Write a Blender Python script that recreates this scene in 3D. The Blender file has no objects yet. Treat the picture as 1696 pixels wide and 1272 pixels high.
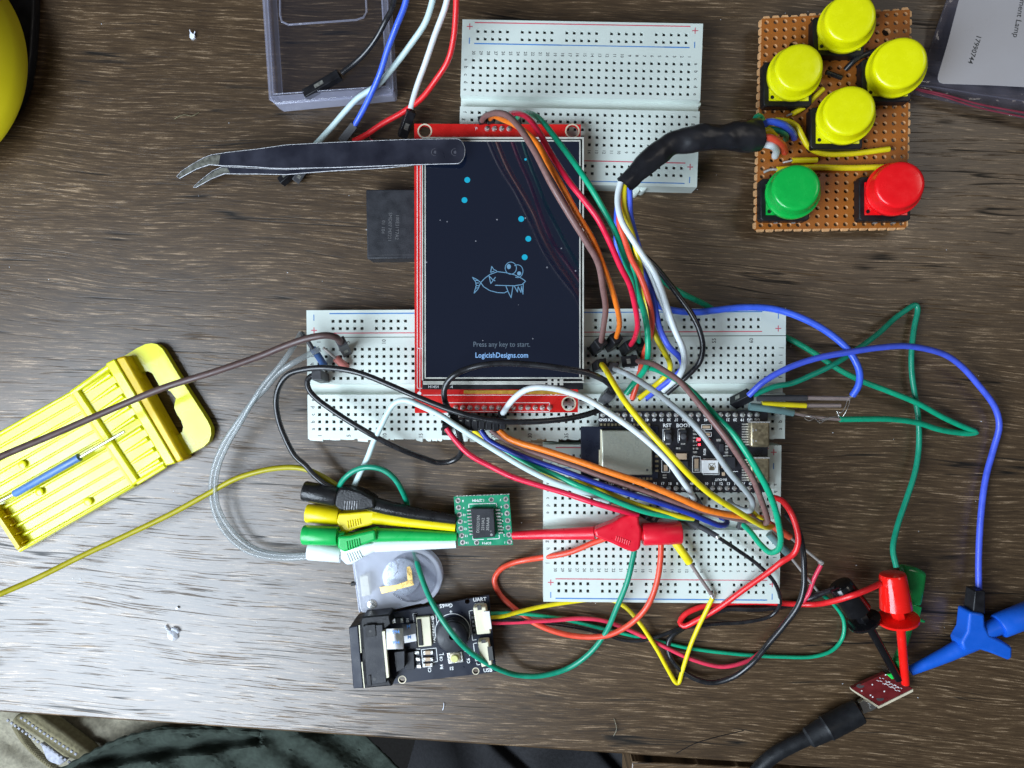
import bpy, math, random
from mathutils import Vector, Matrix
random.seed(7)
sc = bpy.context.scene
col = sc.collection
# ------------------------------------------------------------------ camera
U = 0.001                      # everything below is written in millimetres
H = 256.0                      # camera height above the desk, mm
F = 1180.0                     # focal length in photo pixels (photo is 1696 px wide)
fwd = Vector((-30.0/F, -36.0/F, -1.0)).normalized()
quat = fwd.to_track_quat('-Z', 'Y')
# take out the roll that to_track_quat leaves
Rm = quat.to_matrix()
xa = Vector((1, 0, 0)); xa = (xa - fwd*xa.dot(fwd)).normalized()
za = -fwd; ya = za.cross(xa)
Rm = Matrix((xa, ya, za)).transposed()
cam_d = bpy.data.cameras.new('camera'); cam = bpy.data.objects.new('camera', cam_d); col.objects.link(cam)
cam.matrix_world = Matrix.Translation((0, 0, H*U)) @ Rm.to_4x4()
cam_d.sensor_width = 36.0; cam_d.lens = 36.0*F/1696.0
cam_d.clip_start = 0.01; cam_d.clip_end = 20
sc.camera = cam
# ------------------------------------------------------------------ world and light
w = bpy.data.worlds.new('World'); sc.world = w; w.use_nodes = True
bg = w.node_tree.nodes['Background']; bg.inputs[0].default_value = (0.95, 0.96, 1.0, 1); bg.inputs[1].default_value = 0.085
def area(name, loc, tgt, sx, sy, power, color):
    l = bpy.data.lights.new(name, 'AREA'); l.shape = 'RECTANGLE'; l.size = sx; l.size_y = sy; l.energy = power; l.color = color
    o = bpy.data.objects.new(name, l); col.objects.link(o); o.location = loc
    o.rotation_euler = (Vector(tgt)-Vector(loc)).to_track_quat('-Z', 'Y').to_euler(); return o
area('window_light', (-0.40, -0.275, 0.44), (-0.04, -0.03, 0), 0.50, 0.38, 9.2, (0.75, 0.87, 1.0))
area('ceiling_light', (0.9, 0.5, 1.5), (0.05, 0, 0), 0.5, 0.5, 2.3, (1.0, 0.92, 0.82))
sc.view_settings.view_transform = 'Standard'; sc.view_settings.look = 'None'
sc.view_settings.exposure = 0; sc.view_settings.gamma = 1; sc.view_settings.use_curve_mapping = False
sc.render.engine = 'CYCLES'
sc.cycles.max_bounces = 8; sc.cycles.transparent_max_bounces = 24
sc.cycles.use_denoising = True

# ------------------------------------------------------------------ helpers
def P(x, y, z=0.0):
    """point of the place (metres) seen at photo pixel x,y at the height z (mm) above the desk"""
    d = Rm @ Vector(((x-848.0)/F, -(y-636.0)/F, -1.0))
    t = (z-H)/d.z
    return Vector((d.x*t, d.y*t, z))*U
def crop(ox, oy, s):
    return lambda x, y: (ox+x/s, oy+y/s)
def mmpx(z): return (H-z)/F            # mm per photo pixel at height z
def tag(o, label=None, cat=None, group=None, kind=None):
    if label: o['label'] = label
    if cat: o['category'] = cat
    if group: o['group'] = group
    if kind: o['kind'] = kind
    return o
def thing(name, label, cat, loc=(0, 0, 0), group=None):
    o = bpy.data.objects.new(name, None); col.objects.link(o); o.location = loc; o.empty_display_size = 0.005
    return tag(o, label, cat, group)
class M:
    def __init__(s): s.v = []; s.f = []; s.m = []; s.sm = []
    def add(s, vs, fs, mi=0, smooth=False):
        b = len(s.v); s.v += [Vector(v) for v in vs]
        for f in fs:
            s.f.append([b+i for i in f]); s.m.append(mi); s.sm.append(smooth)
        return s
    def prism(s, px, z1, z0, mi=0, taper=0.0):
        """solid whose top face fills the photo polygon px at height z1 (number or function), down to z0"""
        f1 = z1 if callable(z1) else (lambda x, y: z1)
        f0 = z0 if callable(z0) else (lambda x, y: z0)
        top = [P(x, y, f1(x, y)) for x, y in px]
        return s.prism3(top, [f0(x, y)*U for x, y in px], mi, taper)
    def prism3(s, top, z0s, mi=0, taper=0.0):
        n = len(top)
        ar = sum(top[i].x*top[(i+1) % n].y-top[(i+1) % n].x*top[i].y for i in range(n))
        if ar < 0: top = top[::-1]; z0s = z0s[::-1]
        c = sum(top, Vector())/n
        bot = []
        for t, z in zip(top, z0s):
            q = t + (t-c)*taper; bot.append(Vector((q.x, q.y, z)))
        fs = [list(range(n)), list(range(2*n-1, n-1, -1))]+[[i, n+i, n+(i+1) % n, (i+1) % n] for i in range(n)]
        return s.add(top+bot, fs, mi)
    def rect(s, x0, y0, x1, y1, z1, z0, mi=0, a=0.0):
        cx, cy = (x0+x1)/2, (y0+y1)/2; ca, sa = math.cos(math.radians(a)), math.sin(math.radians(a))
        pts = [(x0, y0), (x1, y0), (x1, y1), (x0, y1)]
        pts = [(cx+(x-cx)*ca-(y-cy)*sa, cy+(x-cx)*sa+(y-cy)*ca) for x, y in pts]
        return s.prism(pts, z1, z0, mi)
    def tube(s, pts, r, mi=0, n=10, caps=True, flat=1.0):
        """pts world points, r number or list in mm"""
        k = len(pts); rs = r if isinstance(r, (list, tuple)) else [r]*k
        T = []
        for i in range(k):
            a = pts[max(i-1, 0)]; b = pts[min(i+1, k-1)]; d = (b-a)
            T.append(d.normalized() if d.length > 1e-9 else Vector((1, 0, 0)))
        up = Vector((0, 0, 1))
        if abs(T[0].z) > 0.95: up = Vector((1, 0, 0))
        nrm = (up-T[0]*up.dot(T[0])).normalized()
        vs = []; fs = []
        for i in range(k):
            nrm = (nrm-T[i]*nrm.dot(T[i])).normalized(); bi = T[i].cross(nrm)
            for j in range(n):
                a = 2*math.pi*j/n
                vs.append(pts[i]+(nrm*math.cos(a)*flat+bi*math.sin(a))*rs[i]*U)
        for i in range(k-1):
            for j in range(n):
                fs.append([i*n+j, i*n+(j+1) % n, (i+1)*n+(j+1) % n, (i+1)*n+j])
        s.add(vs, fs, mi, True)
        if caps:
            s.add(vs[:n], [list(range(n-1, -1, -1))], mi); s.add(vs[-n:], [list(range(n))], mi)
        return s
    def lathe(s, a, b, prof, mi=0, n=28, smooth=True):
        """prof: list of (t along a->b in mm, radius mm)"""
        ax = (b-a).normalized()
        pts = [a+ax*t*U for t, r in prof]
        up = Vector((0, 1, 0)) if abs(ax.y) < 0.9 else Vector((1, 0, 0))
        nr = (up-ax*up.dot(ax)).normalized(); bi = ax.cross(nr)
        vs = []; fs = []
        for p_, (t, r) in zip(pts, prof):
            for j in range(n):
                an = 2*math.pi*j/n; vs.append(p_+(nr*math.cos(an)+bi*math.sin(an))*max(r, 0.001)*U)
        for i in range(len(prof)-1):
            for j in range(n): fs.append([i*n+j, i*n+(j+1) % n, (i+1)*n+(j+1) % n, (i+1)*n+j])
        fs.append(list(range(n-1, -1, -1))); k = len(prof)-1; fs.append([k*n+j for j in range(n)])
        return s.add(vs, fs, mi, smooth)
    def ribbon(s, pts, wpx, z, mi=0):
        """thin printed line through photo points at height z"""
        for (x0, y0), (x1, y1) in zip(pts, pts[1:]):
            dx, dy = x1-x0, y1-y0; L = math.hypot(dx, dy)
            if L < 1e-6: continue
            nx, ny = -dy/L*wpx/2, dx/L*wpx/2; ex, ey = dx/L*wpx*0.3, dy/L*wpx*0.3
            q = [P(x0-ex+nx, y0-ey+ny, z), P(x0-ex-nx, y0-ey-ny, z), P(x1+ex-nx, y1+ey-ny, z), P(x1+ex+nx, y1+ey+ny, z)]
            s.add(q, [[0, 1, 2, 3]], mi)
        return s
    def disc(s, x, y, rpx, z, mi=0, n=16, ry=None, r0=None):
        ry = ry or rpx
        o = [P(x+rpx*math.cos(2*math.pi*i/n), y+ry*math.sin(2*math.pi*i/n), z) for i in range(n)]
        if r0:
            q = [P(x+r0*math.cos(2*math.pi*i/n), y+r0*math.sin(2*math.pi*i/n), z) for i in range(n)]
            return s.add(o+q, [[i, (i+1) % n, n+(i+1) % n, n+i] for i in range(n)], mi)
        return s.add(o, [list(range(n-1, -1, -1))], mi)
    def text(s, body, x, y, hpx, z, rot=0.0, mi=0, align='CENTER', sx=1.0, bold=0.0, flip=False, mono=False):
        """printed writing: centre at photo x,y, cap height hpx, rot = counter-clockwise degrees in the photo"""
        vs, fs = glyphs(body, align, bold)
        ca, sa = math.cos(math.radians(rot)), math.sin(math.radians(rot))
        k = hpx/0.70
        q = []
        for gx, gy in vs:
            gy -= 0.35; gx *= sx
            if flip: gx = -gx
            gx *= k; gy *= k
            q.append(P(x+gx*ca-gy*sa, y-(gx*sa+gy*ca), z))
        return s.add(q, fs, mi)
    def build(s, name, mats, parent=None, bevel=0.0, seg=2, sub=0, label=None):
        me = bpy.data.meshes.new(name)
        org = Vector((0, 0, 0))
        if parent is None and s.v:
            mn = Vector((min(v.x for v in s.v), min(v.y for v in s.v), min(v.z for v in s.v)))
            mx = Vector((max(v.x for v in s.v), max(v.y for v in s.v), 0))
            org = Vector(((mn.x+mx.x)/2, (mn.y+mx.y)/2, mn.z))
        elif parent is not None: org = Vector(parent.get('_org', (0, 0, 0)))
        me.from_pydata([v-org for v in s.v], [], s.f)
        mats = mats if isinstance(mats, (list, tuple)) else [mats]
        for m_ in mats: me.materials.append(m_)
        me.polygons.foreach_set('material_index', s.m); me.polygons.foreach_set('use_smooth', s.sm)
        me.update(); me.set_sharp_from_angle(angle=math.radians(38))
        o = bpy.data.objects.new(name, me); col.objects.link(o)
        if parent is not None:
            o.parent = parent
            o['_org'] = org[:]
        else:
            o.location = org; o['_org'] = org[:]
        if bevel:
            b = o.modifiers.new('bevel', 'BEVEL'); b.width = bevel*U; b.segments = seg; b.limit_method = 'ANGLE'; b.angle_limit = math.radians(40)
            b.harden_normals = False
        if sub:
            b = o.modifiers.new('sub', 'SUBSURF'); b.levels = sub; b.render_levels = sub
        if label: o['label'] = label
        return o
def at(root, p):
    """put an empty at world point p; later parts keep their world place"""
    root.location = p; root['_org'] = tuple(p); return root
_gc = {}
def glyphs(body, align='CENTER', bold=0.0):
    key = (body, align, bold)
    if key in _gc: return _gc[key]
    c = bpy.data.curves.new('t', 'FONT'); c.body = body; c.size = 1.0; c.align_x = align; c.resolution_u = 2; c.offset = bold
    o = bpy.data.objects.new('t', c); me = o.to_mesh()
    vs = [(v.co.x, v.co.y) for v in me.vertices]; fs = [list(p.vertices) for p in me.polygons]
    o.to_mesh_clear(); bpy.data.objects.remove(o); bpy.data.curves.remove(c)
    _gc[key] = (vs, fs); return vs, fs
def plate(name, outlines, z1, z0, mats, parent=None, bevel=0.0):
    """flat plate from photo outlines (first outer, rest holes)"""
    c = bpy.data.curves.new('c', 'CURVE'); c.dimensions = '2D'; c.fill_mode = 'BOTH'
    for ol in outlines:
        s = c.splines.new('POLY'); s.points.add(len(ol)-1); s.use_cyclic_u = True
        for i, (x, y) in enumerate(ol):
            p = P(x, y, z1); s.points[i].co = (p.x*100, p.y*100, 0, 1)
    c.extrude = (z1-z0)*U*100/2
    o = bpy.data.objects.new('c', c); me = o.to_mesh()
    m = M(); zc = (z1+z0)/2*U
    m.add([Vector((v.co.x/100, v.co.y/100, v.co.z/100+zc)) for v in me.vertices], [list(p.vertices) for p in me.polygons])
    o.to_mesh_clear(); bpy.data.objects.remove(o); bpy.data.curves.remove(c)
    return m.build(name, mats, parent, bevel)
def circ(x, y, r, n=20, ry=None, a0=0, a1=360):
    return [(x+r*math.cos(math.radians(a0+(a1-a0)*i/(n if a1-a0 == 360 else n-1))), y+(ry or r)*math.sin(math.radians(a0+(a1-a0)*i/(n if a1-a0 == 360 else n-1)))) for i in range(n)]
def catmull(pts, step=1.2):
    """pts: world Vectors; returns a dense smooth polyline"""
    n = len(pts)
    if n == 2:
        k = max(2, int((pts[1]-pts[0]).length/U/step)); return [pts[0].lerp(pts[1], i/k) for i in range(k+1)]
    out = []
    for i in range(n-1):
        p0 = pts[i-1] if i > 0 else pts[0]*2-pts[1]
        p1, p2 = pts[i], pts[i+1]
        p3 = pts[i+2] if i+2 < n else pts[-1]*2-pts[-2]
        L = (p2-p1).length
        if L < 1e-7: continue
        k = max(2, int(L/U/step))
        t0 = 0; t1 = t0+max((p1-p0).length, 1e-6)**.5; t2 = t1+L**.5; t3 = t2+max((p3-p2).length, 1e-6)**.5
        for j in range(k):
            t = t1+(t2-t1)*j/k
            A1 = p0*((t1-t)/(t1-t0))+p1*((t-t0)/(t1-t0)); A2 = p1*((t2-t)/(t2-t1))+p2*((t-t1)/(t2-t1)); A3 = p2*((t3-t)/(t3-t2))+p3*((t-t2)/(t3-t2))
            B1 = A1*((t2-t)/(t2-t0))+A2*((t-t0)/(t2-t0)); B2 = A2*((t3-t)/(t3-t1))+A3*((t-t1)/(t3-t1))
            out.append(B1*((t2-t)/(t2-t1))+B2*((t-t1)/(t2-t1)))
    out.append(pts[-1]); return out
def path(pts, step=1.2):
    """(x,y[,z]) photo points; missing heights are filled in between the given ones"""
    n = len(pts); zs = [p[2] if len(p) > 2 else None for p in pts]
    if zs[0] is None: zs[0] = 3
    if zs[-1] is None: zs[-1] = zs[0]
    i = 0
    while i < n:
        if zs[i] is None:
            j = i
            while zs[j] is None: j += 1
            a = i-1; ds = [0]
            for k in range(a, j): ds.append(ds[-1]+math.hypot(pts[k+1][0]-pts[k][0], pts[k+1][1]-pts[k][1]))
            for k in range(i, j): zs[k] = zs[a]+(zs[j]-zs[a])*ds[k-a]/ds[-1]
            i = j
        i += 1
    return catmull([P(p[0], p[1], z) for p, z in zip(pts, zs)], step)

# ------------------------------------------------------------------ materials
def mat(name, c, rough=0.5, metal=0.0, var=0.10, vs=300.0, bump=0.0, bs=900.0, spec=0.5, coat=0.0, emit=None, es=1.0, sss=0.0, trans=0.0, alpha=1.0, rv=0.12):
    m = bpy.data.materials.new(name); m.use_nodes = True; nt = m.node_tree; N = nt.nodes; L = nt.links
    b = N['Principled BSDF']
    b.inputs['Roughness'].default_value = rough; b.inputs['Metallic'].default_value = metal
    b.inputs['Specular IOR Level'].default_value = spec; b.inputs['Coat Weight'].default_value = coat
    b.inputs['Transmission Weight'].default_value = trans; b.inputs['Alpha'].default_value = alpha
    if sss: b.inputs['Subsurface Weight'].default_value = sss; b.inputs['Subsurface Scale'].default_value = 0.002; b.inputs['Subsurface Radius'].default_value = (1, .7, .5)
    tc = N.new('ShaderNodeTexCoord'); no = N.new('ShaderNodeTexNoise'); no.inputs['Scale'].default_value = vs; no.inputs['Detail'].default_value = 4
    L.new(tc.outputs['Object'], no.inputs['Vector'])
    cr = N.new('ShaderNodeValToRGB'); e = cr.color_ramp.elements
    e[0].position = 0.3; e[1].position = 0.7
    e[0].color = tuple(max(0, x*(1-var)) for x in c)+(1,); e[1].color = tuple(min(1, x*(1+var)) for x in c)+(1,)
    L.new(no.outputs['Fac'], cr.inputs['Fac']); L.new(cr.outputs['Color'], b.inputs['Base Color'])
    mr = N.new('ShaderNodeMapRange'); mr.inputs['From Min'].default_value = .3; mr.inputs['From Max'].default_value = .7
    mr.inputs['To Min'].default_value = max(0.02, rough-rv); mr.inputs['To Max'].default_value = min(1, rough+rv)
    L.new(no.outputs['Fac'], mr.inputs['Value']); L.new(mr.outputs[0], b.inputs['Roughness'])
    if bump:
        n2 = N.new('ShaderNodeTexNoise'); n2.inputs['Scale'].default_value = bs; n2.inputs['Detail'].default_value = 5
        L.new(tc.outputs['Object'], n2.inputs['Vector'])
        bp = N.new('ShaderNodeBump'); bp.inputs['Strength'].default_value = bump; bp.inputs['Distance'].default_value = 0.0002
        L.new(n2.outputs['Fac'], bp.inputs['Height']); L.new(bp.outputs[0], b.inputs['Normal'])
    if emit: b.inputs['Emission Color'].default_value = emit+(1,); b.inputs['Emission Strength'].default_value = es
    return m
def film(name, tint, body, clear=0.75, rough=0.08, bump=0.0, bs=120.0, spec=1.0):
    """thin clear or milky plastic: mostly lets light straight through, the rest is a glossy body"""
    m = bpy.data.materials.new(name); m.use_nodes = True; nt = m.node_tree; N = nt.nodes; L = nt.links
    b = N['Principled BSDF']; b.inputs['Base Color'].default_value = body+(1,); b.inputs['Roughness'].default_value = rough; b.inputs['Specular IOR Level'].default_value = spec
    t = N.new('ShaderNodeBsdfTransparent'); t.inputs[0].default_value = tint+(1,)
    lw = N.new('ShaderNodeLayerWeight'); lw.inputs['Blend'].default_value = 0.35
    mr = N.new('ShaderNodeMapRange'); mr.inputs['To Min'].default_value = 1-clear; mr.inputs['To Max'].default_value = 0.9
    L.new(lw.outputs['Facing'], mr.inputs['Value'])
    mx = N.new('ShaderNodeMixShader'); L.new(mr.outputs[0], mx.inputs[0]); L.new(t.outputs[0], mx.inputs[1]); L.new(b.outputs[0], mx.inputs[2])
    if bump:
        n2 = N.new('ShaderNodeTexNoise'); n2.inputs['Scale'].default_value = bs; n2.inputs['Detail'].default_value = 3
        tc = N.new('ShaderNodeTexCoord'); L.new(tc.outputs['Object'], n2.inputs['Vector'])
        bp = N.new('ShaderNodeBump'); bp.inputs['Strength'].default_value = bump; bp.inputs['Distance'].default_value = 0.0008
        L.new(n2.outputs['Fac'], bp.inputs['Height']); L.new(bp.outputs[0], b.inputs['Normal']); L.new(bp.outputs[0], lw.inputs['Normal'])
    L.new(mx.outputs[0], N['Material Output'].inputs['Surface']); return m
def wood(name, dark=1.0, ang=-3.6):
    m = bpy.data.materials.new(name); m.use_nodes = True; nt = m.node_tree; N = nt.nodes; L = nt.links
    b = N['Principled BSDF']
    tc = N.new('ShaderNodeTexCoord')
    def noise(vec, scale, detail=2, rough=.5, dist=0.0):
        n = N.new('ShaderNodeTexNoise'); n.inputs['Scale'].default_value = scale; n.inputs['Detail'].default_value = detail
        n.inputs['Roughness'].default_value = rough; n.inputs['Distortion'].default_value = dist
        L.new(vec, n.inputs['Vector']); return n.outputs['Fac']
    def mapp(vec, sc_, rot=0.0, loc=(0, 0, 0)):
        k = N.new('ShaderNodeMapping'); k.inputs['Scale'].default_value = sc_; k.inputs['Rotation'].default_value = (0, 0, math.radians(rot)); k.inputs['Location'].default_value = loc
        L.new(vec, k.inputs['Vector']); return k.outputs[0]
    def math_(op, a, b_=None, c_=None):
        k = N.new('ShaderNodeMath'); k.operation = op
        for i, q in enumerate((a, b_, c_)):
            if q is None: continue
            if isinstance(q, (int, float)): k.inputs[i].default_value = q
            else: L.new(q, k.inputs[i])
        return k.outputs[0]
    def ramp(fac, stops):
        r = N.new('ShaderNodeValToRGB'); el = r.color_ramp.elements
        el[0].position, el[0].color = stops[0][0], stops[0][1]; el[1].position, el[1].color = stops[-1][0], stops[-1][1]
        for p_, c_ in stops[1:-1]:
            k = el.new(p_); k.color = c_
        L.new(fac, r.inputs['Fac']); return r.outputs['Color']
    def g(v): return (v, v, v, 1)
    base = mapp(tc.outputs['Object'], (1, 1, 1), -ang)
    # slow waves that bend the grain
    wv = noise(mapp(base, (9, 22, 1)), 1.0, 2)
    sep = N.new('ShaderNodeSeparateXYZ'); L.new(base, sep.inputs[0])
    y2 = math_('ADD', sep.outputs['Y'], math_('MULTIPLY', math_('SUBTRACT', wv, .5), 0.012))
    cmb = N.new('ShaderNodeCombineXYZ'); L.new(sep.outputs['X'], cmb.inputs['X']); L.new(y2, cmb.inputs['Y']); L.new(sep.outputs['Z'], cmb.inputs['Z'])
    gv = cmb.outputs[0]
    fine = noise(mapp(gv, (70, 1450, 1)), 1.0, 5, .62)          # short dashes
    fine2 = noise(mapp(gv, (150, 2300, 1), loc=(3, 5, 0)), 1.0, 5, .7)
    mid = noise(mapp(gv, (16, 190, 1), loc=(1, 2, 0)), 1.0, 4, .6)
    crack = noise(mapp(gv, (5, 150, 1), loc=(7, 3, 0)), 1.0, 3, .5)
    big = noise(mapp(gv, (5, 16, 1), loc=(2, 9, 0)), 1.0, 3, .55)
    grit = noise(base, 2600, 4, .7)
    s1 = math_('ADD', math_('MULTIPLY', fine, .58), math_('ADD', math_('MULTIPLY', fine2, .36), math_('MULTIPLY', grit, .13)))
    s2 = math_('ADD', s1, math_('MULTIPLY', math_('SUBTRACT', mid, .5), .17))
    D = dark*.60
    def cc(r_, g_, b_): return (r_*D, g_*D, b_*D, 1)
    colr = ramp(s2, [(.34, cc(.022, .011, .005)), (.43, cc(.068, .038, .017)), (.54, cc(.116, .068, .032)), (.60, cc(.190, .118, .060)), (.65, cc(.52, .36, .22))])
    # big patches lighter or darker
    hsv = N.new('ShaderNodeHueSaturation'); L.new(colr, hsv.inputs['Color'])
    mr = N.new('ShaderNodeMapRange'); mr.inputs['From Min'].default_value = .3; mr.inputs['From Max'].default_value = .7; mr.inputs['To Min'].default_value = .80; mr.inputs['To Max'].default_value = 1.18
    L.new(big, mr.inputs['Value']); L.new(mr.outputs[0], hsv.inputs['Value'])
    # long cracks: thin lines where the slow grain noise passes one level
    line = math_('ABSOLUTE', math_('SUBTRACT', crack, .52))
    lm = ramp(line, [(0.0, g(1)), (.006, g(.8)), (.014, g(0))])
    gate = ramp(noise(mapp(gv, (26, 90, 1), loc=(5, 5, 0)), 1.0, 2), [(.53, g(0)), (.60, g(1))])
    cm = math_('MULTIPLY', lm, gate)
    mixc = N.new('ShaderNodeMix'); mixc.data_type = 'RGBA'; L.new(cm, mixc.inputs['Factor']); L.new(hsv.outputs[0], mixc.inputs['A']); mixc.inputs['B'].default_value = (.010*D, .008*D, .006*D, 1)
    L.new(mixc.outputs['Result'], b.inputs['Base Color'])
    # pores: rough pits in an otherwise semi-gloss foil
    porn = noise(mapp(gv, (55, 2100, 1), loc=(11, 2, 0)), 1.0, 3, .55)
    rows = noise(mapp(gv, (14, 330, 1), loc=(4, 8, 0)), 1.0, 3, .6)
    pore = ramp(math_('ADD', porn, math_('MULTIPLY', math_('SUBTRACT', rows, .5), .55)), [(.345, g(1)), (.39, g(0))])
    pit = math_('MAXIMUM', pore, cm)
    rr = N.new('ShaderNodeMapRange'); rr.inputs['To Min'].default_value = .36; rr.inputs['To Max'].default_value = .5; L.new(pit, rr.inputs['Value']); L.new(rr.outputs[0], b.inputs['Roughness'])
    sp = N.new('ShaderNodeMapRange'); sp.inputs['To Min'].default_value = .84; sp.inputs['To Max'].default_value = .34; L.new(pit, sp.inputs['Value']); L.new(sp.outputs[0], b.inputs['Specular IOR Level'])
    h = math_('SUBTRACT', math_('MULTIPLY', s1, .7), math_('MULTIPLY', pit, .8))
    bp = N.new('ShaderNodeBump'); bp.inputs['Strength'].default_value = .26; bp.inputs['Distance'].default_value = .00012
    L.new(h, bp.inputs['Height']); L.new(bp.outputs[0], b.inputs['Normal'])
    return m
def cloth(name, c, scale=2600, c2=None):
    m = mat(name, c, .95, var=.22, vs=600, bump=.9, bs=scale, spec=.15); 
    return m

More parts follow.
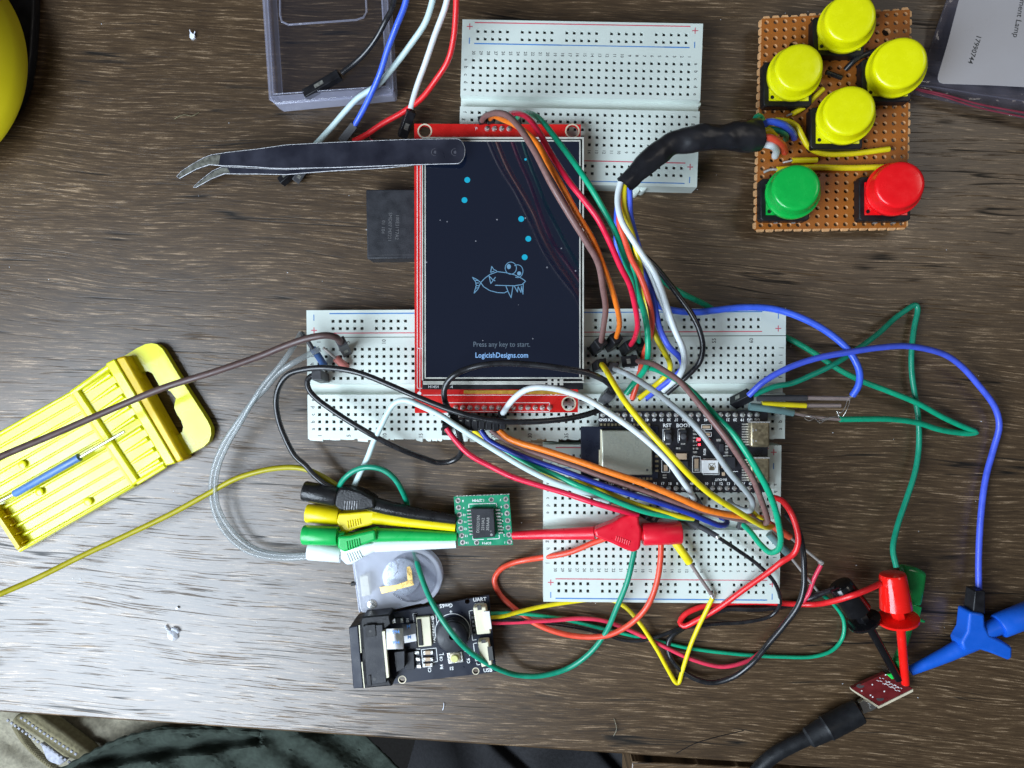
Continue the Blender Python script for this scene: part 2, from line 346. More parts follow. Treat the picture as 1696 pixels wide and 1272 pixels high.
MT = dict(
 bb=mat('breadboard_plastic', (.66, .73, .68), .42, var=.04, vs=60, bump=.08, bs=700, sss=.0),
 hole=mat('contact_hole', (.085, .088, .08), .6, var=.9, vs=900),
 clipm=mat('contact_metal', (.30, .30, .27), .4, .7, var=.4, vs=1200),
 pred=mat('red_print', (.62, .10, .14), .6, var=.15), pblue=mat('blue_print', (.06, .22, .55), .6, var=.15),
 pblk=mat('black_print', (.05, .05, .05), .6), pwht=mat('white_print', (.80, .82, .82), .55), groove=mat('split_line', (.05, .07, .05), .8),
 pcbred=mat('red_solder_mask', (.62, .012, .010), .30, var=.12, vs=200, coat=.3),
 pcbblk=mat('black_solder_mask', (.012, .012, .016), .34, var=.3, vs=300, coat=.2),
 pcbnavy=mat('dark_navy_solder_mask', (.012, .015, .028), .36, var=.15, vs=200, spec=.35),
 pcbgreen=mat('green_solder_mask', (.010, .26, .13), .32, var=.12, coat=.3),
 pcbmar=mat('maroon_solder_mask', (.13, .010, .012), .36, var=.2, coat=.2),
 fr4=mat('bare_board_edge', (.62, .55, .40), .6), 
 perf=mat('phenolic_board', (.36, .105, .010), .5, var=.18, vs=90, bump=.25, bs=1200),
 perfe=mat('raw_phenolic', (.66, .36, .16), .75, var=.2, bump=.4),
 steel=mat('steel', (.58, .57, .54), .30, .9, var=.08, bump=.1, bs=2500), solder=mat('solder', (.66, .65, .62), .25, .65, var=.2, vs=1500, bump=.5),
 shield=mat('shield_can', (.44, .45, .38), .42, .85, var=.05, vs=1800, bump=.10, bs=3000, rv=.04), tin=mat('tin_plate', (.33, .28, .18), .42, .85, var=.15, vs=900, bump=.2),
 gold=mat('gold_contact', (.80, .55, .20), .3, 1.0), blk=mat('black_plastic', (.010, .010, .012), .42, var=.35, bump=.2, spec=.3),
 blkg=mat('black_gloss', (.012, .012, .013), .22, var=.2), dgrey=mat('dark_grey_plastic', (.05, .05, .055), .5, var=.25, bump=.2),
 chip=mat('chip_epoxy', (.022, .023, .028), .50, spec=.35, var=.2, bump=.25, bs=2500), chipprint=mat('laser_print', (.30, .30, .29), .6),
 cream=mat('cream_connector', (.72, .68, .50), .5, var=.06), ceram=mat('ceramic_tan', (.45, .33, .22), .5), white=mat('white_plastic', (.78, .80, .80), .38, var=.05),
 by=mat('yellow_cap', (.78, .77, .002), .24, var=.03, bump=.03), bgn=mat('green_cap', (.004, .42, .06), .22, var=.04), brd=mat('red_cap', (.85, .008, .012), .22, var=.04),
 cy=mat('yellow_wire', (.80, .66, .010), .36, var=.08), cmust=mat('mustard_wire', (.38, .33, .004), .40, var=.08),
 cr=mat('red_wire', (.75, .018, .022), .34, var=.08), ccrim=mat('crimson_wire', (.72, .012, .055), .34, var=.08), cpink=mat('pinkish_red_wire', (.78, .045, .10), .36, var=.08),
 cor=mat('orange_wire', (.85, .20, .015), .40, var=.12, vs=900), corr=mat('orange_red_wire', (.75, .075, .035), .38, var=.08),
 cg=mat('green_wire', (.004, .36, .19), .34, var=.10), cgd=mat('teal_green_wire', (.006, .27, .16), .36, var=.12),
 cb=mat('blue_wire', (.045, .12, .72), .36, var=.10), cbd=mat('dark_blue_wire', (.012, .035, .30), .36, var=.10), cbp=mat('periwinkle_wire', (.065, .115, .72), .4, var=.1),
 cw=mat('white_wire', (.66, .72, .74), .36, var=.05), cwc=mat('cyan_white_wire', (.55, .70, .70), .38, var=.07), cgr=mat('grey_wire', (.36, .40, .41), .42, var=.12),
 cbr=mat('brown_wire', (.20, .105, .095), .45, var=.14, vs=900), cbrd=mat('dark_brown_wire', (.085, .050, .046), .42, var=.15),
 ck=mat('black_wire', (.014, .014, .016), .26, var=.3), lead=mat('bare_lead', (.46, .43, .40), .34, .4), leadr=mat('copper_lead', (.36, .29, .27), .36, .4),
 hs=mat('black_heat_shrink', (.013, .013, .016), .36, var=.3, vs=120, bump=.6, bs=260), hsg=mat('teal_heat_shrink', (.12, .21, .21), .5), hsb=mat('blue_heat_shrink', (.06, .14, .36), .5), hsp=mat('pink_heat_shrink', (.60, .20, .17), .5),
 hsy=mat('yellow_heat_shrink', (.80, .66, .01), .42), hsr=mat('orange_heat_shrink', (.62, .09, .04), .45), hsgr=mat('grey_heat_shrink', (.05, .05, .056), .5),
 pcy=mat('yellow_clip', (.85, .68, .002), .36, var=.03), pcg=mat('green_clip', (.008, .42, .085), .34, var=.04), pcw=mat('white_clip', (.76, .82, .84), .36, var=.03),
 pcr=mat('red_clip', (.74, .010, .030), .36, var=.05, bump=.05), pck=mat('black_clip', (.012, .012, .013), .30, spec=.4, var=.2, bump=.5, bs=1600), pcb=mat('blue_clip', (.006, .11, .62), .42, var=.04),
 hkr=mat('glossy_red_clip', (.85, .012, .008), .16, var=.03), hkk=mat('glossy_black_clip', (.006, .006, .007), .12, var=.1), hkg=mat('glossy_green_clip', (.010, .26, .06), .2, var=.05),
 tray=mat('yellow_tray', (.68, .67, .010), .26, var=.06, vs=80, coat=.25, bump=.25, bs=90, sss=.0), tbar=mat('yellow_tray_bar', (.66, .46, .003), .36, var=.05),
 tool=mat('blue_handle', (.07, .17, .42), .42), jaw=mat('tweezer_coat', (.020, .021, .034), .36, .3, var=.25, vs=120, bump=.06, bs=300), tip=mat('bare_tip', (.20, .20, .17), .35, .6, var=.3, vs=600), worn=mat('worn_edge', (.34, .34, .35), .5, .4, var=.7, vs=900),
 tubc=film('clear_wire_jacket', (.93, .95, .95), (.34, .37, .38), .70, .22), boxc=film('clear_box_plastic', (.985, .985, .99), (.06, .06, .08), .97, .08),
 boxe=film('clear_box_wall', (.965, .965, .98), (.46, .47, .60), .84, .10, bump=.3, bs=250), milk=film('milky_case', (.88, .90, .95), (.84, .86, .94), .72, .22, bump=.15, bs=200),
 bag=film('bag_film', (.93, .92, .94), (.18, .17, .21), .78, .10, bump=.8, bs=110), coin=mat('coin_steel', (.78, .83, .93), .36, .35, var=.12, vs=900, bump=.9, bs=1800),
 label=mat('paper_label', (.40, .38, .39), .35, var=.10, vs=35), olive=mat('olive_yellow_plastic', (.62, .52, .002), .42, var=.06, vs=40),
 frame=mat('screen_frame', (.62, .62, .56), .42, .3, var=.08), flex=mat('amber_flex', (.50, .27, .03), .40, var=.25, vs=500),
 paper=mat('ribbon_label', (.80, .80, .82), .45), buzz=mat('buzzer_shell', (.014, .015, .020), .42, spec=.35, var=.2, bump=.3),
 khaki=cloth('khaki_twill', (.24, .22, .165)), khakid=cloth('khaki_seam', (.17, .15, .09)), fleece=cloth('dark_green_fleece', (.034, .044, .036), 1800), dcloth=cloth('charcoal_cloth', (.022, .022, .024), 1400), lining=cloth('pale_lining', (.36, .37, .42)),
 floor=mat('dark_floor', (.02, .018, .016), .8), lint=mat('white_lint', (.80, .84, .95), .7), gluem=film('glue_blob', (.95, .95, .97), (.75, .78, .85), .45, .06, bump=.6, bs=900),
 rubber=mat('black_rubber', (.010, .011, .013), .48, spec=.35, var=.2, bump=.25, bs=1100), ledred=mat('red_led', (.9, .05, .05), .4, emit=(1, .03, .05), es=6),
 bubble=mat('cyan_pixels', (0, .1, .15), .5, emit=(.0, .32, .50), es=.9), line=mat('pale_blue_pixels', (.05, .1, .15), .5, emit=(.09, .22, .36), es=1.0), txt=mat('text_pixels', (.05, .1, .2), .5, emit=(.20, .40, .72), es=1.0), txtd=mat('dim_text_pixels', (.05, .06, .08), .5, emit=(.055, .085, .115), es=1.0),
 wood=wood('desk_foil'), wood2=wood('drawer_foil', 1.5, 2.0),
)
# screen glass: lit navy pixels under glossy glass with specks of dust lying on it
def screen_mat():
    m = mat('screen_glass', (.003, .004, .007), .05, spec=.9, coat=.6, var=.1, emit=(.0020, .0050, .016), es=1.0, rv=.02)
    nt = m.node_tree; N = nt.nodes; L = nt.links; b = N['Principled BSDF']
    tc = N.new('ShaderNodeTexCoord'); v = N.new('ShaderNodeTexVoronoi'); v.inputs['Scale'].default_value = 420
    L.new(tc.outputs['Object'], v.inputs['Vector'])
    n = N.new('ShaderNodeTexNoise'); n.inputs['Scale'].default_value = 60; L.new(tc.outputs['Object'], n.inputs['Vector'])
    wn = N.new('ShaderNodeSeparateColor'); L.new(v.outputs['Color'], wn.inputs[0])
    a = N.new('ShaderNodeMath'); a.operation = 'LESS_THAN'; a.inputs[1].default_value = .11; L.new(v.outputs['Distance'], a.inputs[0])
    c = N.new('ShaderNodeMath'); c.operation = 'GREATER_THAN'; c.inputs[1].default_value = .90; L.new(wn.outputs[0], c.inputs[0])
    d = N.new('ShaderNodeMath'); d.operation = 'MULTIPLY'; L.new(a.outputs[0], d.inputs[0]); L.new(c.outputs[0], d.inputs[1])
    mx = N.new('ShaderNodeMix'); mx.data_type = 'RGBA'; L.new(d.outputs[0], mx.inputs['Factor']); mx.inputs['A'].default_value = (.004, .005, .009, 1); mx.inputs['B'].default_value = (.22, .22, .24, 1)
    L.new(mx.outputs['Result'], b.inputs['Base Color']); return m
MT['screen'] = screen_mat()
# ================================================================== SETTING
# desk slab: front edge runs through photo (0,1180) .. (1080,1253)
a_, b_ = P(0, 1180, 0), P(1080, 1253, 0)
dr = (b_-a_).normalized()
e0, e1 = a_-dr*0.35, b_+dr*0.45
back = Vector((-dr.y, dr.x, 0))
m = M(); top = [e0, e1, e1+back*0.62, e0+back*0.62]
m.prism3(top, [-0.028]*4)
desk = m.build('desk', MT['wood'], None, bevel=0.9, seg=3); tag(desk, kind='structure')
desk['label'] = 'dark brown wood grain desk top with one long front edge'
m = M(); m.add([Vector((-1.5, -1.5, -.70)), Vector((1.5, -1.5, -.70)), Vector((1.5, 1.5, -.70)), Vector((-1.5, 1.5, -.70))], [[0, 1, 2, 3]])
tag(m.build('floor', MT['floor']), kind='structure')
# drawer front under the desk edge, lower right
m = M()
m.prism([(1046, 1262), (1800, 1298), (1800, 1400), (1046, 1400)], -30, -60)
dw = m.build('drawer', [MT['wood2']], None, bevel=.6)
tag(dw, 'wood grain drawer top poking out below the desk edge at bottom right', 'drawer')
# ---- cloth below the edge
def sheet(top, bot, nu, nv, zf, name, mt, parent=None):
    def samp(c, t):
        s = t*(len(c)-1); i = min(int(s), len(c)-2); f = s-i
        return (c[i][0]*(1-f)+c[i+1][0]*f, c[i][1]*(1-f)+c[i+1][1]*f)
    m = M(); vs = []; fs = []
    for j in range(nv+1):
        for i in range(nu+1):
            a, b = samp(top, i/nu), samp(bot, i/nu); t = j/nv
            x, y = a[0]*(1-t)+b[0]*t, a[1]*(1-t)+b[1]*t
            vs.append(P(x, y, zf(x, y, i/nu, t)))
    for j in range(nv):
        for i in range(nu):
            k = j*(nu+1)+i; fs.append([k, k+nu+1, k+nu+2, k+1])
    m.add(vs, fs, 0, True)
    o = m.build(name, mt, parent)
    s = o.modifiers.new('thick', 'SOLIDIFY'); s.thickness = .0012; s.offset = -1
    return o
def fold(x, y): return 3*math.sin(x*.021+y*.045)+2*math.sin(x*.055-y*.09+1)+1.0*math.sin(x*.13+y*.17)
tr = thing('trousers', 'beige twill trousers with a stitched pocket seam below the desk corner', 'trousers', P(150, 1250, -60))
tr['_org'] = tuple(P(150, 1250, -60))
sheet([(-80, 1100), (100, 1110), (300, 1120), (480, 1130)], [(-80, 1340), (60, 1345), (140, 1330), (150, 1300)], 60, 26, lambda x, y, u, v: -62+fold(x, y)*.7-12*max(0, (x-330)/150), 'leg', MT['khaki'], tr)
m = M()
m.prism([(24, 1186), (58, 1182), (100, 1212), (152, 1250), (130, 1262), (104, 1255), (60, 1222), (16, 1198)], -50, -58, 0)
m.build('pocket_welt', MT['khakid'], tr, bevel=1.6, seg=3)
m = M()
for off in (0, 14):
    pts = path([(12+off*1.6, 1192-off*.3, -48), (60+off, 1226-off*.8, -48), (118+off, 1264-off*.8, -48)], .5)
    for i in range(0, len(pts)-3, 4): m.tube(pts[i:i+3], .55, 0, 6)
m.build('stitching', MT['lining'], tr)
m = M(); m.prism([(66, 1232), (82, 1238), (108, 1262), (98, 1268), (78, 1262)], -51, -56); m.build('lining', MT['lining'], tr, bevel=.6)
m = M()
for k in range(26):
    t = k/25; x, y = 30+t*62-8*math.sin(t*3.1), 1206+t*66
    m.tube([P(x-7, y-2, -52), P(x, y+3, -50.5), P(x+8, y+1, -52)], .9, 0, 6)
m.build('knit_edge', MT['khakid'], tr)
fb = thing('fleece_blanket', 'dark green fuzzy fleece lying over the beige cloth below the desk', 'blanket', P(400, 1270, -50)); fb['_org'] = tuple(P(400, 1270, -50))
sheet([(95, 1290), (160, 1242), (205, 1222), (260, 1206), (330, 1203), (420, 1185), (520, 1190), (590, 1200)], [(60, 1380), (200, 1380), (300, 1380), (400, 1380), (500, 1380), (600, 1380), (690, 1380), (760, 1380)], 130, 60,
      lambda x, y, u, v: -50+fold(x*1.1, y*.9)*.7-9*math.exp(-((y-(1262-.14*(x-140)))/9)**2)*(1 if x < 430 else .3)+random.uniform(-.25, .25)-20*max(0, (x-480)/200), 'fleece', MT['fleece'], fb)
m = M(); pts = path([(80, 1290, -44), (150, 1250, -44), (205, 1225, -44), (260, 1212, -44), (340, 1210, -46), (430, 1214, -50)], 1.0)
m.tube(pts, [1.3+.3*math.sin(i*1.1) for i in range(len(pts))], 0, 8); m.build('hem', MT['fleece'], fb)
ch = thing('seat_cushion', 'charcoal smooth cloth cushion in the dark below the desk middle', 'cushion', P(900, 1270, -90)); ch['_org'] = tuple(P(900, 1270, -90))
sheet([(700, 1180), (800, 1180), (1000, 1200), (1120, 1200)], [(640, 1400), (800, 1400), (1000, 1400), (1120, 1400)], 110, 60,
      lambda x, y, u, v: -95+10*math.exp(-((x-880+ (y-1250)*1.2)/60)**2)-7*math.exp(-((x-838-(y-1240)*1.1)/14)**2)-6*math.exp(-((x-1010-(y-1250)*.9)/13)**2)-40*math.exp(-((x-680)/70)**2), 'cover', MT['dcloth'], ch)

# ================================================================== BREADBOARDS
PI = 2.54
def breadboard(label, cx, cy, rot, cols, flip, jag=False, tabs=()):
    """cx,cy photo point of the channel centre; rot degrees ccw in photo; flip: lettering turned half round"""
    ZT = 8.5; c0 = P(cx, cy, ZT); ca, sa = math.cos(math.radians(rot)), math.sin(math.radians(rot))
    def Wd(x, y, z=ZT): return Vector((c0.x+(x*ca-y*sa)*U, c0.y+(x*sa+y*ca)*U, z*U))
    def pxof(x, y, z=ZT): return Wd(x, y, z)
    root = thing('breadboard', label, 'breadboard', Wd(0, 0, 0), 'white solderless breadboards'); root['_org'] = tuple(Wd(0, 0, 0))
    hx = (cols-1)/2*PI+4.2
    top_h, bot_h = 27.6, (17.4 if jag else 27.6)
    m = M()
    xs_term = [(-(cols-1)/2+i)*PI for i in range(cols)]
    ng = 5 if cols == 30 else 10
    span = ng*6-2
    xs_rail = [(-span/2+i)*PI for i in range(span+1) if i % 6 != 5]
    hw = .54
    def band(y0, y1, hxs, hys):
        """top face strip y0..y1 with square pits"""
        X = [-hx]; Y = [y0]
        for x in hxs: X += [x-hw, x+hw]
        for y in hys: Y += [y-hw, y+hw]
        X.append(hx); Y.append(y1)
        vs = [Wd(x, y) for y in Y for x in X]; nx = len(X); fs = []
        for j in range(len(Y)-1):
            for i in range(nx-1):
                if i % 2 == 1 and j % 2 == 1: continue
                k = j*nx+i; fs.append([k, k+1, k+1+nx, k+nx])
        m.add(vs, fs, 0)
        for x in hxs:
            for y in hys:
                q = []
                for zz, s in ((ZT, 1), (ZT-.45, .80), (ZT-3, .80)):
                    q += [Wd(x-hw*s, y-hw*s, zz), Wd(x+hw*s, y-hw*s, zz), Wd(x+hw*s, y+hw*s, zz), Wd(x-hw*s, y+hw*s, zz)]
                f1 = [[k+i, k+(i+1) % 4, k+4+(i+1) % 4, k+4+i] for k in (0,) for i in range(4)]
                m.add(q, f1, 0)
                m.add(q[4:], [[i, (i+1) % 4, 4+(i+1) % 4, 4+i] for i in range(4)], 1); m.add(q[8:], [[0, 1, 2, 3]], 1)
                s = random.choice((-1, 1)); t_ = random.uniform(-.15, .15)
                z_ = ZT-1.1
                m.add([Wd(x-hw*.7, y-hw*.72, z_), Wd(x+hw*.7, y-hw*.72, z_), Wd(x+hw*.7, y-hw*.1+t_, z_-.5), Wd(x-hw*.7, y-hw*.1+t_, z_-.5)], [[0, 1, 2, 3]], 2)
    ch = 1.9
    dn = [-(3.81+PI*i) for i in range(5)][::-1]; up_ = [3.81+PI*i for i in range(5)]
    band(ch, 18.2 if cols > 30 else 20.0-2.2, xs_term, up_)
    ysp = 18.2 if cols > 30 else 17.8
    band(ysp, top_h, xs_rail, [21.2, 23.74])
    if jag: band(-bot_h, -ch, xs_term, dn)
    else:
        band(-17.8, -ch, xs_term, dn); band(-top_h, -17.8, xs_rail, [-23.74, -21.2])
    # channel
    zc = ZT-2.6
    m.add([Wd(-hx, ch), Wd(hx, ch), Wd(hx, ch-.4, zc), Wd(-hx, ch-.4, zc), Wd(-hx, -ch+.4, zc), Wd(hx, -ch+.4, zc), Wd(hx, -ch), Wd(-hx, -ch)], [[0, 3, 2, 1], [3, 4, 5, 2], [4, 7, 6, 5]], 0)
    # sides and bottom
    yb = -bot_h
    o = [(-hx, yb), (hx, yb), (hx, -ch), (hx, -ch+.4), (hx, ch-.4), (hx, ch), (hx, top_h), (-hx, top_h), (-hx, ch), (-hx, ch-.4), (-hx, -ch+.4), (-hx, -ch)]
    zz = [ZT, ZT, ZT, zc, zc, ZT, ZT, ZT, ZT, zc, zc, ZT]
    n = len(o); m.add([Wd(x, y, z) for (x, y), z in zip(o, zz)]+[Wd(x, y, 0.0) for x, y in o], [[i, (i+1) % n, n+(i+1) % n, n+i] for i in range(n)]+[list(range(2*n-1, n-1, -1))], 0)
    BODY = m.build('body', [MT['bb'], MT['hole'], MT['clipm']], root)
    # clips on the sides
    k = M()
    for x, y, r in tabs:
        q = Wd(x, y, 0); k.lathe(q, q+Vector((0, 0, 6*U)), [(0, r), (5.6, r), (6, r*.8)], 0, 16)
    if tabs: k.build('side_tab', [MT['bb']], root)
    if jag:
        k = M(); x = -hx+.3
        while x < hx*1.0-4:
            w_ = random.uniform(1.0, 5.0); d_ = random.choice([.25, .5, .9, 1.1, .35])
            if 8 < x < 36: d_ *= .5
            a = [Wd(x, -bot_h, ZT-.1), Wd(x+w_, -bot_h, ZT-.1), Wd(x+w_-random.uniform(0, .5), -bot_h-d_, ZT-.3), Wd(x+w_*.5, -bot_h-d_*random.uniform(.7, 1.2), ZT-.3), Wd(x+random.uniform(0, .5), -bot_h-d_*random.uniform(.6, 1), ZT-.3)]
            k.prism3(a, [(ZT-2.5)*U]*5); x += w_+random.choice([0, 0, .5, 1.0])
        k.build('broken_edge', [MT['bb']], root)
    # printing
    zp = ZT+.03
    s = -1 if flip else 1
    def strip(x0, x1, y, w_, mi, mm):
        mm.add([Wd(x0, y-w_/2, zp), Wd(x1, y-w_/2, zp), Wd(x1, y+w_/2, zp), Wd(x0, y+w_/2, zp)], [[0, 1, 2, 3]], mi)
    rx = span/2*PI+1.2
    # photo-upper rail: flipped boards have red outside blue inside; the upright board blue outside
    pr, pb = M(), M()
    def seg(y, mm, mt_=None, nm=''):
        mm = M(); x = -rx
        while x < rx:
            x2 = min(rx, x+random.uniform(15, 40)); strip(x, x2+.05 if x2 < rx else x2, y, .36+random.uniform(-.08, .06), 0, mm); x = x2
        mm.build(nm, MT[mt_], BODY)
    R__ = (None, 'pred', 'red_stripe'); B__ = (None, 'pblue', 'blue_stripe')
    if flip: seg(26.6, *R__); seg(19.5, *B__); seg(-19.5, *R__); seg(-26.4, *B__)
    else: seg(26.4, *B__); seg(19.6, *R__)
    def sign(x, y, plus, mm):
        mm.add([Wd(x-.16, y-1.05, zp), Wd(x+.16, y-1.05, zp), Wd(x+.16, y+1.05, zp), Wd(x-.16, y+1.05, zp)], [[0, 1, 2, 3]])
        if plus: mm.add([Wd(x-1.0, y-.16, zp+.01), Wd(x+1.0, y-.16, zp+.01), Wd(x+1.0, y+.16, zp+.01), Wd(x-1.0, y+.16, zp+.01)], [[0, 1, 2, 3]])
    sx_ = hx-2.6
    for x in (-sx_, sx_):
        if flip: sign(x, 25.2, 1, pr); sign(x, 20.4, 0, pb); sign(x, -20.8, 1, pr); sign(x, -25.2, 0, pb)
        else: sign(x, 25.0, 0, pb); sign(x, 20.6, 1, pr)
    pr.build('plus_signs' if flip else 'plus_signs', MT['pred'], BODY); pb.build('minus_signs', MT['pblue'], BODY)
    pk = M()
    def word(body, x, y, h_):
        vs, fs = glyphs(body, 'CENTER', .012); r_ = -90 if flip else 90
        cr_, sr_ = math.cos(math.radians(r_)), math.sin(math.radians(r_)); q = []
        for gx, gy in vs:
            gx *= h_/.7*.92; gy = (gy-.35)*h_/.7
            q.append(Wd(x+gx*cr_-gy*sr_, y+gx*sr_+gy*cr_, zp))
        pk.add(q, fs, 0)
    names = list('abcde'); names2 = list('fghij')
    for i in range(5):
        for x in (-hx+1.75, hx-1.75):
            yu, yd = 3.81+PI*i, -(3.81+PI*i)
            if flip: word('edcba'[i], x, yu, 1.25); word('fghij'[i], x, yd, 1.25)
            else: word('fghij'[i], x, yu, 1.35); word('edcba'[i], x, yd, 1.35)
    for i in range(cols):
        n_ = cols-i if flip else i+1
        if not flip and not (n_ == 1 or n_ % 5 == 0): continue
        for y in ((16.35, -16.35) if flip else (16.5, -16.3)): word(str(n_), xs_term[i], y, 1.05 if flip else 1.35)
    pk.build('printed_numbers', MT['pblk'], BODY)
    if not flip:
        k = M(); k.add([Wd(-hx, 18.0, zp), Wd(hx, 18.0, zp), Wd(hx, 18.25, zp), Wd(-hx, 18.25, zp)], [[0, 1, 2, 3]]); k.build('split_line', MT['groove'], BODY)
    return Wd
# channel centres: upper board, long board, lower board
BB1 = breadboard('white half-size breadboard at the top, partly under the screen and the black sleeve', 960, 171, -1.75, 30, True, tabs=((41, 21, 1), (41, 1.5, 1), (40.6, -20, 1.1), (23, -27.2, 1.6), (20.5, -28.3, 1.5)))
BB2 = breadboard('long white breadboard across the middle with a broken lower edge, under the screen', 901.5, 644, 0.12, 63, False, jag=True)
BB3 = breadboard('white half-size breadboard at the lower middle, under the fan of wires and red clip', 1095.5, 868, -0.05, 30, True, tabs=((41, 1.5, .9), (41, 18, .9)))

# ================================================================== SCREEN MODULE
c6 = crop(590, 180, 3.976); c8 = crop(590, 420, 4.038)
ZP = 12.8; ZL = 16.2
scr = thing('display_module', 'red circuit board carrying a dark screen with a line-drawn fish, across the breadboards', 'display', P(825, 445, 11)); scr['_org'] = tuple(P(825, 445, 11))
pcb_out = [(686, 205), (962, 206), (957, 683), (687, 684)]
holes = [circ(703.5, 217, 9.5), circ(948, 217, 9.5), circ(942, 668.5, 10)]
scb = plate('circuit_board', [pcb_out]+holes, ZP, ZP-1.6, MT['pcbred'], scr)
for x, y in ((703.5, 217), (948, 217), (942, 668.5)):
    m = M(); m.disc(x, y, 12.2, ZP+.04, 0, 28, r0=9.9); m.build('mounting_ring', MT['fr4'], scb)
# lcd body and frame
m = M(); m.rect(699, 227, 966, 645, ZL-.5, ZP+.02, 0); m.build('panel_body', [MT['blk']], scr, bevel=.2)
m = M()
for q in ((699, 227, 967, 229.5), (699, 232, 961, 234.2), (964.5, 229.6, 967, 630), (959.5, 234.3, 961.5, 624), (698.6, 229.6, 700.6, 630), (703.2, 234.3, 705, 627), (700.7, 631.5, 967, 634), (705.1, 625.0, 964.4, 627.2)):
    m.rect(*q, ZL+.12, ZL-.6, 0)
m.rect(700.7, 634.5, 903, 637.0, ZL+.12, ZL-.6, 0)
for x in (907, 917, 927): m.rect(x, 628, x+6, 638, ZL+.13, ZL-.3, 0)
m.build('bezel', [MT['frame']], scr)
m = M(); m.rect(705.4, 234.6, 959.2, 624.7, ZL, ZL-.9, 0); SCN = m.build('screen', [MT['screen']], scr)
zs = ZL+.05
m = M()
for x, y, r in ((773.9, 298, 4.8), (769.3, 331.4, 4.8), (863.2, 362.6, 4.8), (875, 395.5, 4.8), (869, 426, 4.8), (870.4, 264, 2.0)): m.disc(x, y, r, zs, 0, 20)
m.build('bubble_pixels', MT['bubble'], SCN)
m = M()
def st(pts, w_=1.25): m.ribbon([c6(*p) for p in pts], w_, zs)
st([(820, 1145), (845, 1118), (880, 1092), (930, 1073), (985, 1080), (1040, 1093), (1090, 1118), (1115, 1136), (1092, 1158), (1040, 1166), (915, 1163)])
st([(820, 1145), (838, 1172), (880, 1198), (930, 1211), (975, 1213), (1000, 1200)])
st([(985, 1166), (1000, 1205), (1020, 1245), (1032, 1168)]); st([(1040, 1166), (1062, 1208), (1066, 1172), (1085, 1210), (1088, 1168)]); st([(1088, 1168), (1098, 1222), (1100, 1150)])
st([(820, 1145), (795, 1125), (765, 1110), (786, 1140), (790, 1165), (776, 1215), (800, 1190), (820, 1145)]); st([(786, 1130), (800, 1132)]); st([(790, 1148), (806, 1148)]); st([(790, 1165), (805, 1165)]); st([(784, 1182), (798, 1180)])
st([(885, 1078), (892, 1038), (905, 1058), (925, 1068)]); st([(885, 1078), (908, 1070)])
st([(874, 1100), (886, 1152), (902, 1130), (874, 1100)]); st([(902, 1130), (916, 1110)]); st([(895, 1122), (914, 1134)])
def ring(cx, cy, rx, ry, a0=0, a1=360): st([(cx+rx*math.cos(math.radians(a0+(a1-a0)*i/24)), cy+ry*math.sin(math.radians(a0+(a1-a0)*i/24))) for i in range(25)])
ring(1018, 1050, 37, 40); ring(1062, 1070, 36, 42, -120, 110)
m.disc(*c6(1005, 1040), 3.4, zs, 0, 14, ry=4.2); m.disc(*c6(1073, 1085), 3.4, zs, 0, 14)
m.build('fish_pixels', MT['line'], SCN)
m = M(); m.text('LogicishDesigns.com', 831, 588, 8.6, zs, 0, 0, sx=.86, bold=.012); m.build('web_address_pixels', MT['txt'], SCN)
m = M(); m.text('Press any key to start.', 831, 570, 8.4, zs, 0, 0, sx=.88, bold=.004); m.build('prompt_pixels', MT['txtd'], SCN)
m = M(); m.text('H1454', 718, 640.5, 4.6, ZL+.0, 0, 0); m.text('-4', 747.5, 640.5, 4.6, ZL+.0, 0, 0)
m.disc(694.5, 651.5, 3.2, ZP+.04, 0, 14); m.text('K', 913, 652.5, 5, ZP+.05); m.text('A', 921, 652.5, 5, ZP+.05); m.text('J4', 789, 212, 4, ZP+.05, 15)
m.ribbon([(701, 654.5), (957, 654.5)], .9, ZP+.04); m.ribbon([(741, 667), (910, 667), (910, 681.5), (741, 681.5), (741, 667)], .9, ZP+.04)
m.ribbon([(691, 350), (691, 577), (698, 577)], .9, ZP+.04); m.ribbon([(696, 260), (696, 577)], .9, ZP+.04); m.ribbon([(691, 577), (691, 643), (699, 643)], .9, ZP+.04); m.ribbon([(695.5, 577), (695.5, 647)], .9, ZP+.04); m.ribbon([(691, 265), (691, 350)], .9, ZP+.04)
m.build('white_printing', MT['pwht'], scr)
m = M(); m.prism([(768, 646.5), (903, 646.5), (935, 649), (935, 653), (903, 653), (768, 652)], ZP+.25, ZP+.02); m.build('flex_cable', MT['flex'], scr)
m = M(); m.rect(748, 668.5, 914, 681, ZP-1.6, 8.53, 0); hd1 = m.build('header', MT['blk'], scr)
m = M(); m.rect(800, 208, 852, 219, ZP-1.6, 8.53, 0); hd2 = m.build('header', MT['blk'], scr)
k = M()
for i in range(4):
    x = 807+i*12.05; k.lathe(P(x, 213.5, ZP), P(x, 213.5, ZP+1.3), [(0, .95), (.4, .8), (1.0, .35), (1.3, .1)], 0, 12)
k.build('solder_joints', MT['solder'], hd2); k = M()
for i in range(14):
    x = 754.5+i*12.0; k.lathe(P(x, 675, ZP), P(x, 675, ZP+1.3), [(0, .95), (.4, .8), (1.0, .35), (1.3, .1)], 0, 12)
k.build('solder_joints', MT['solder'], hd1)

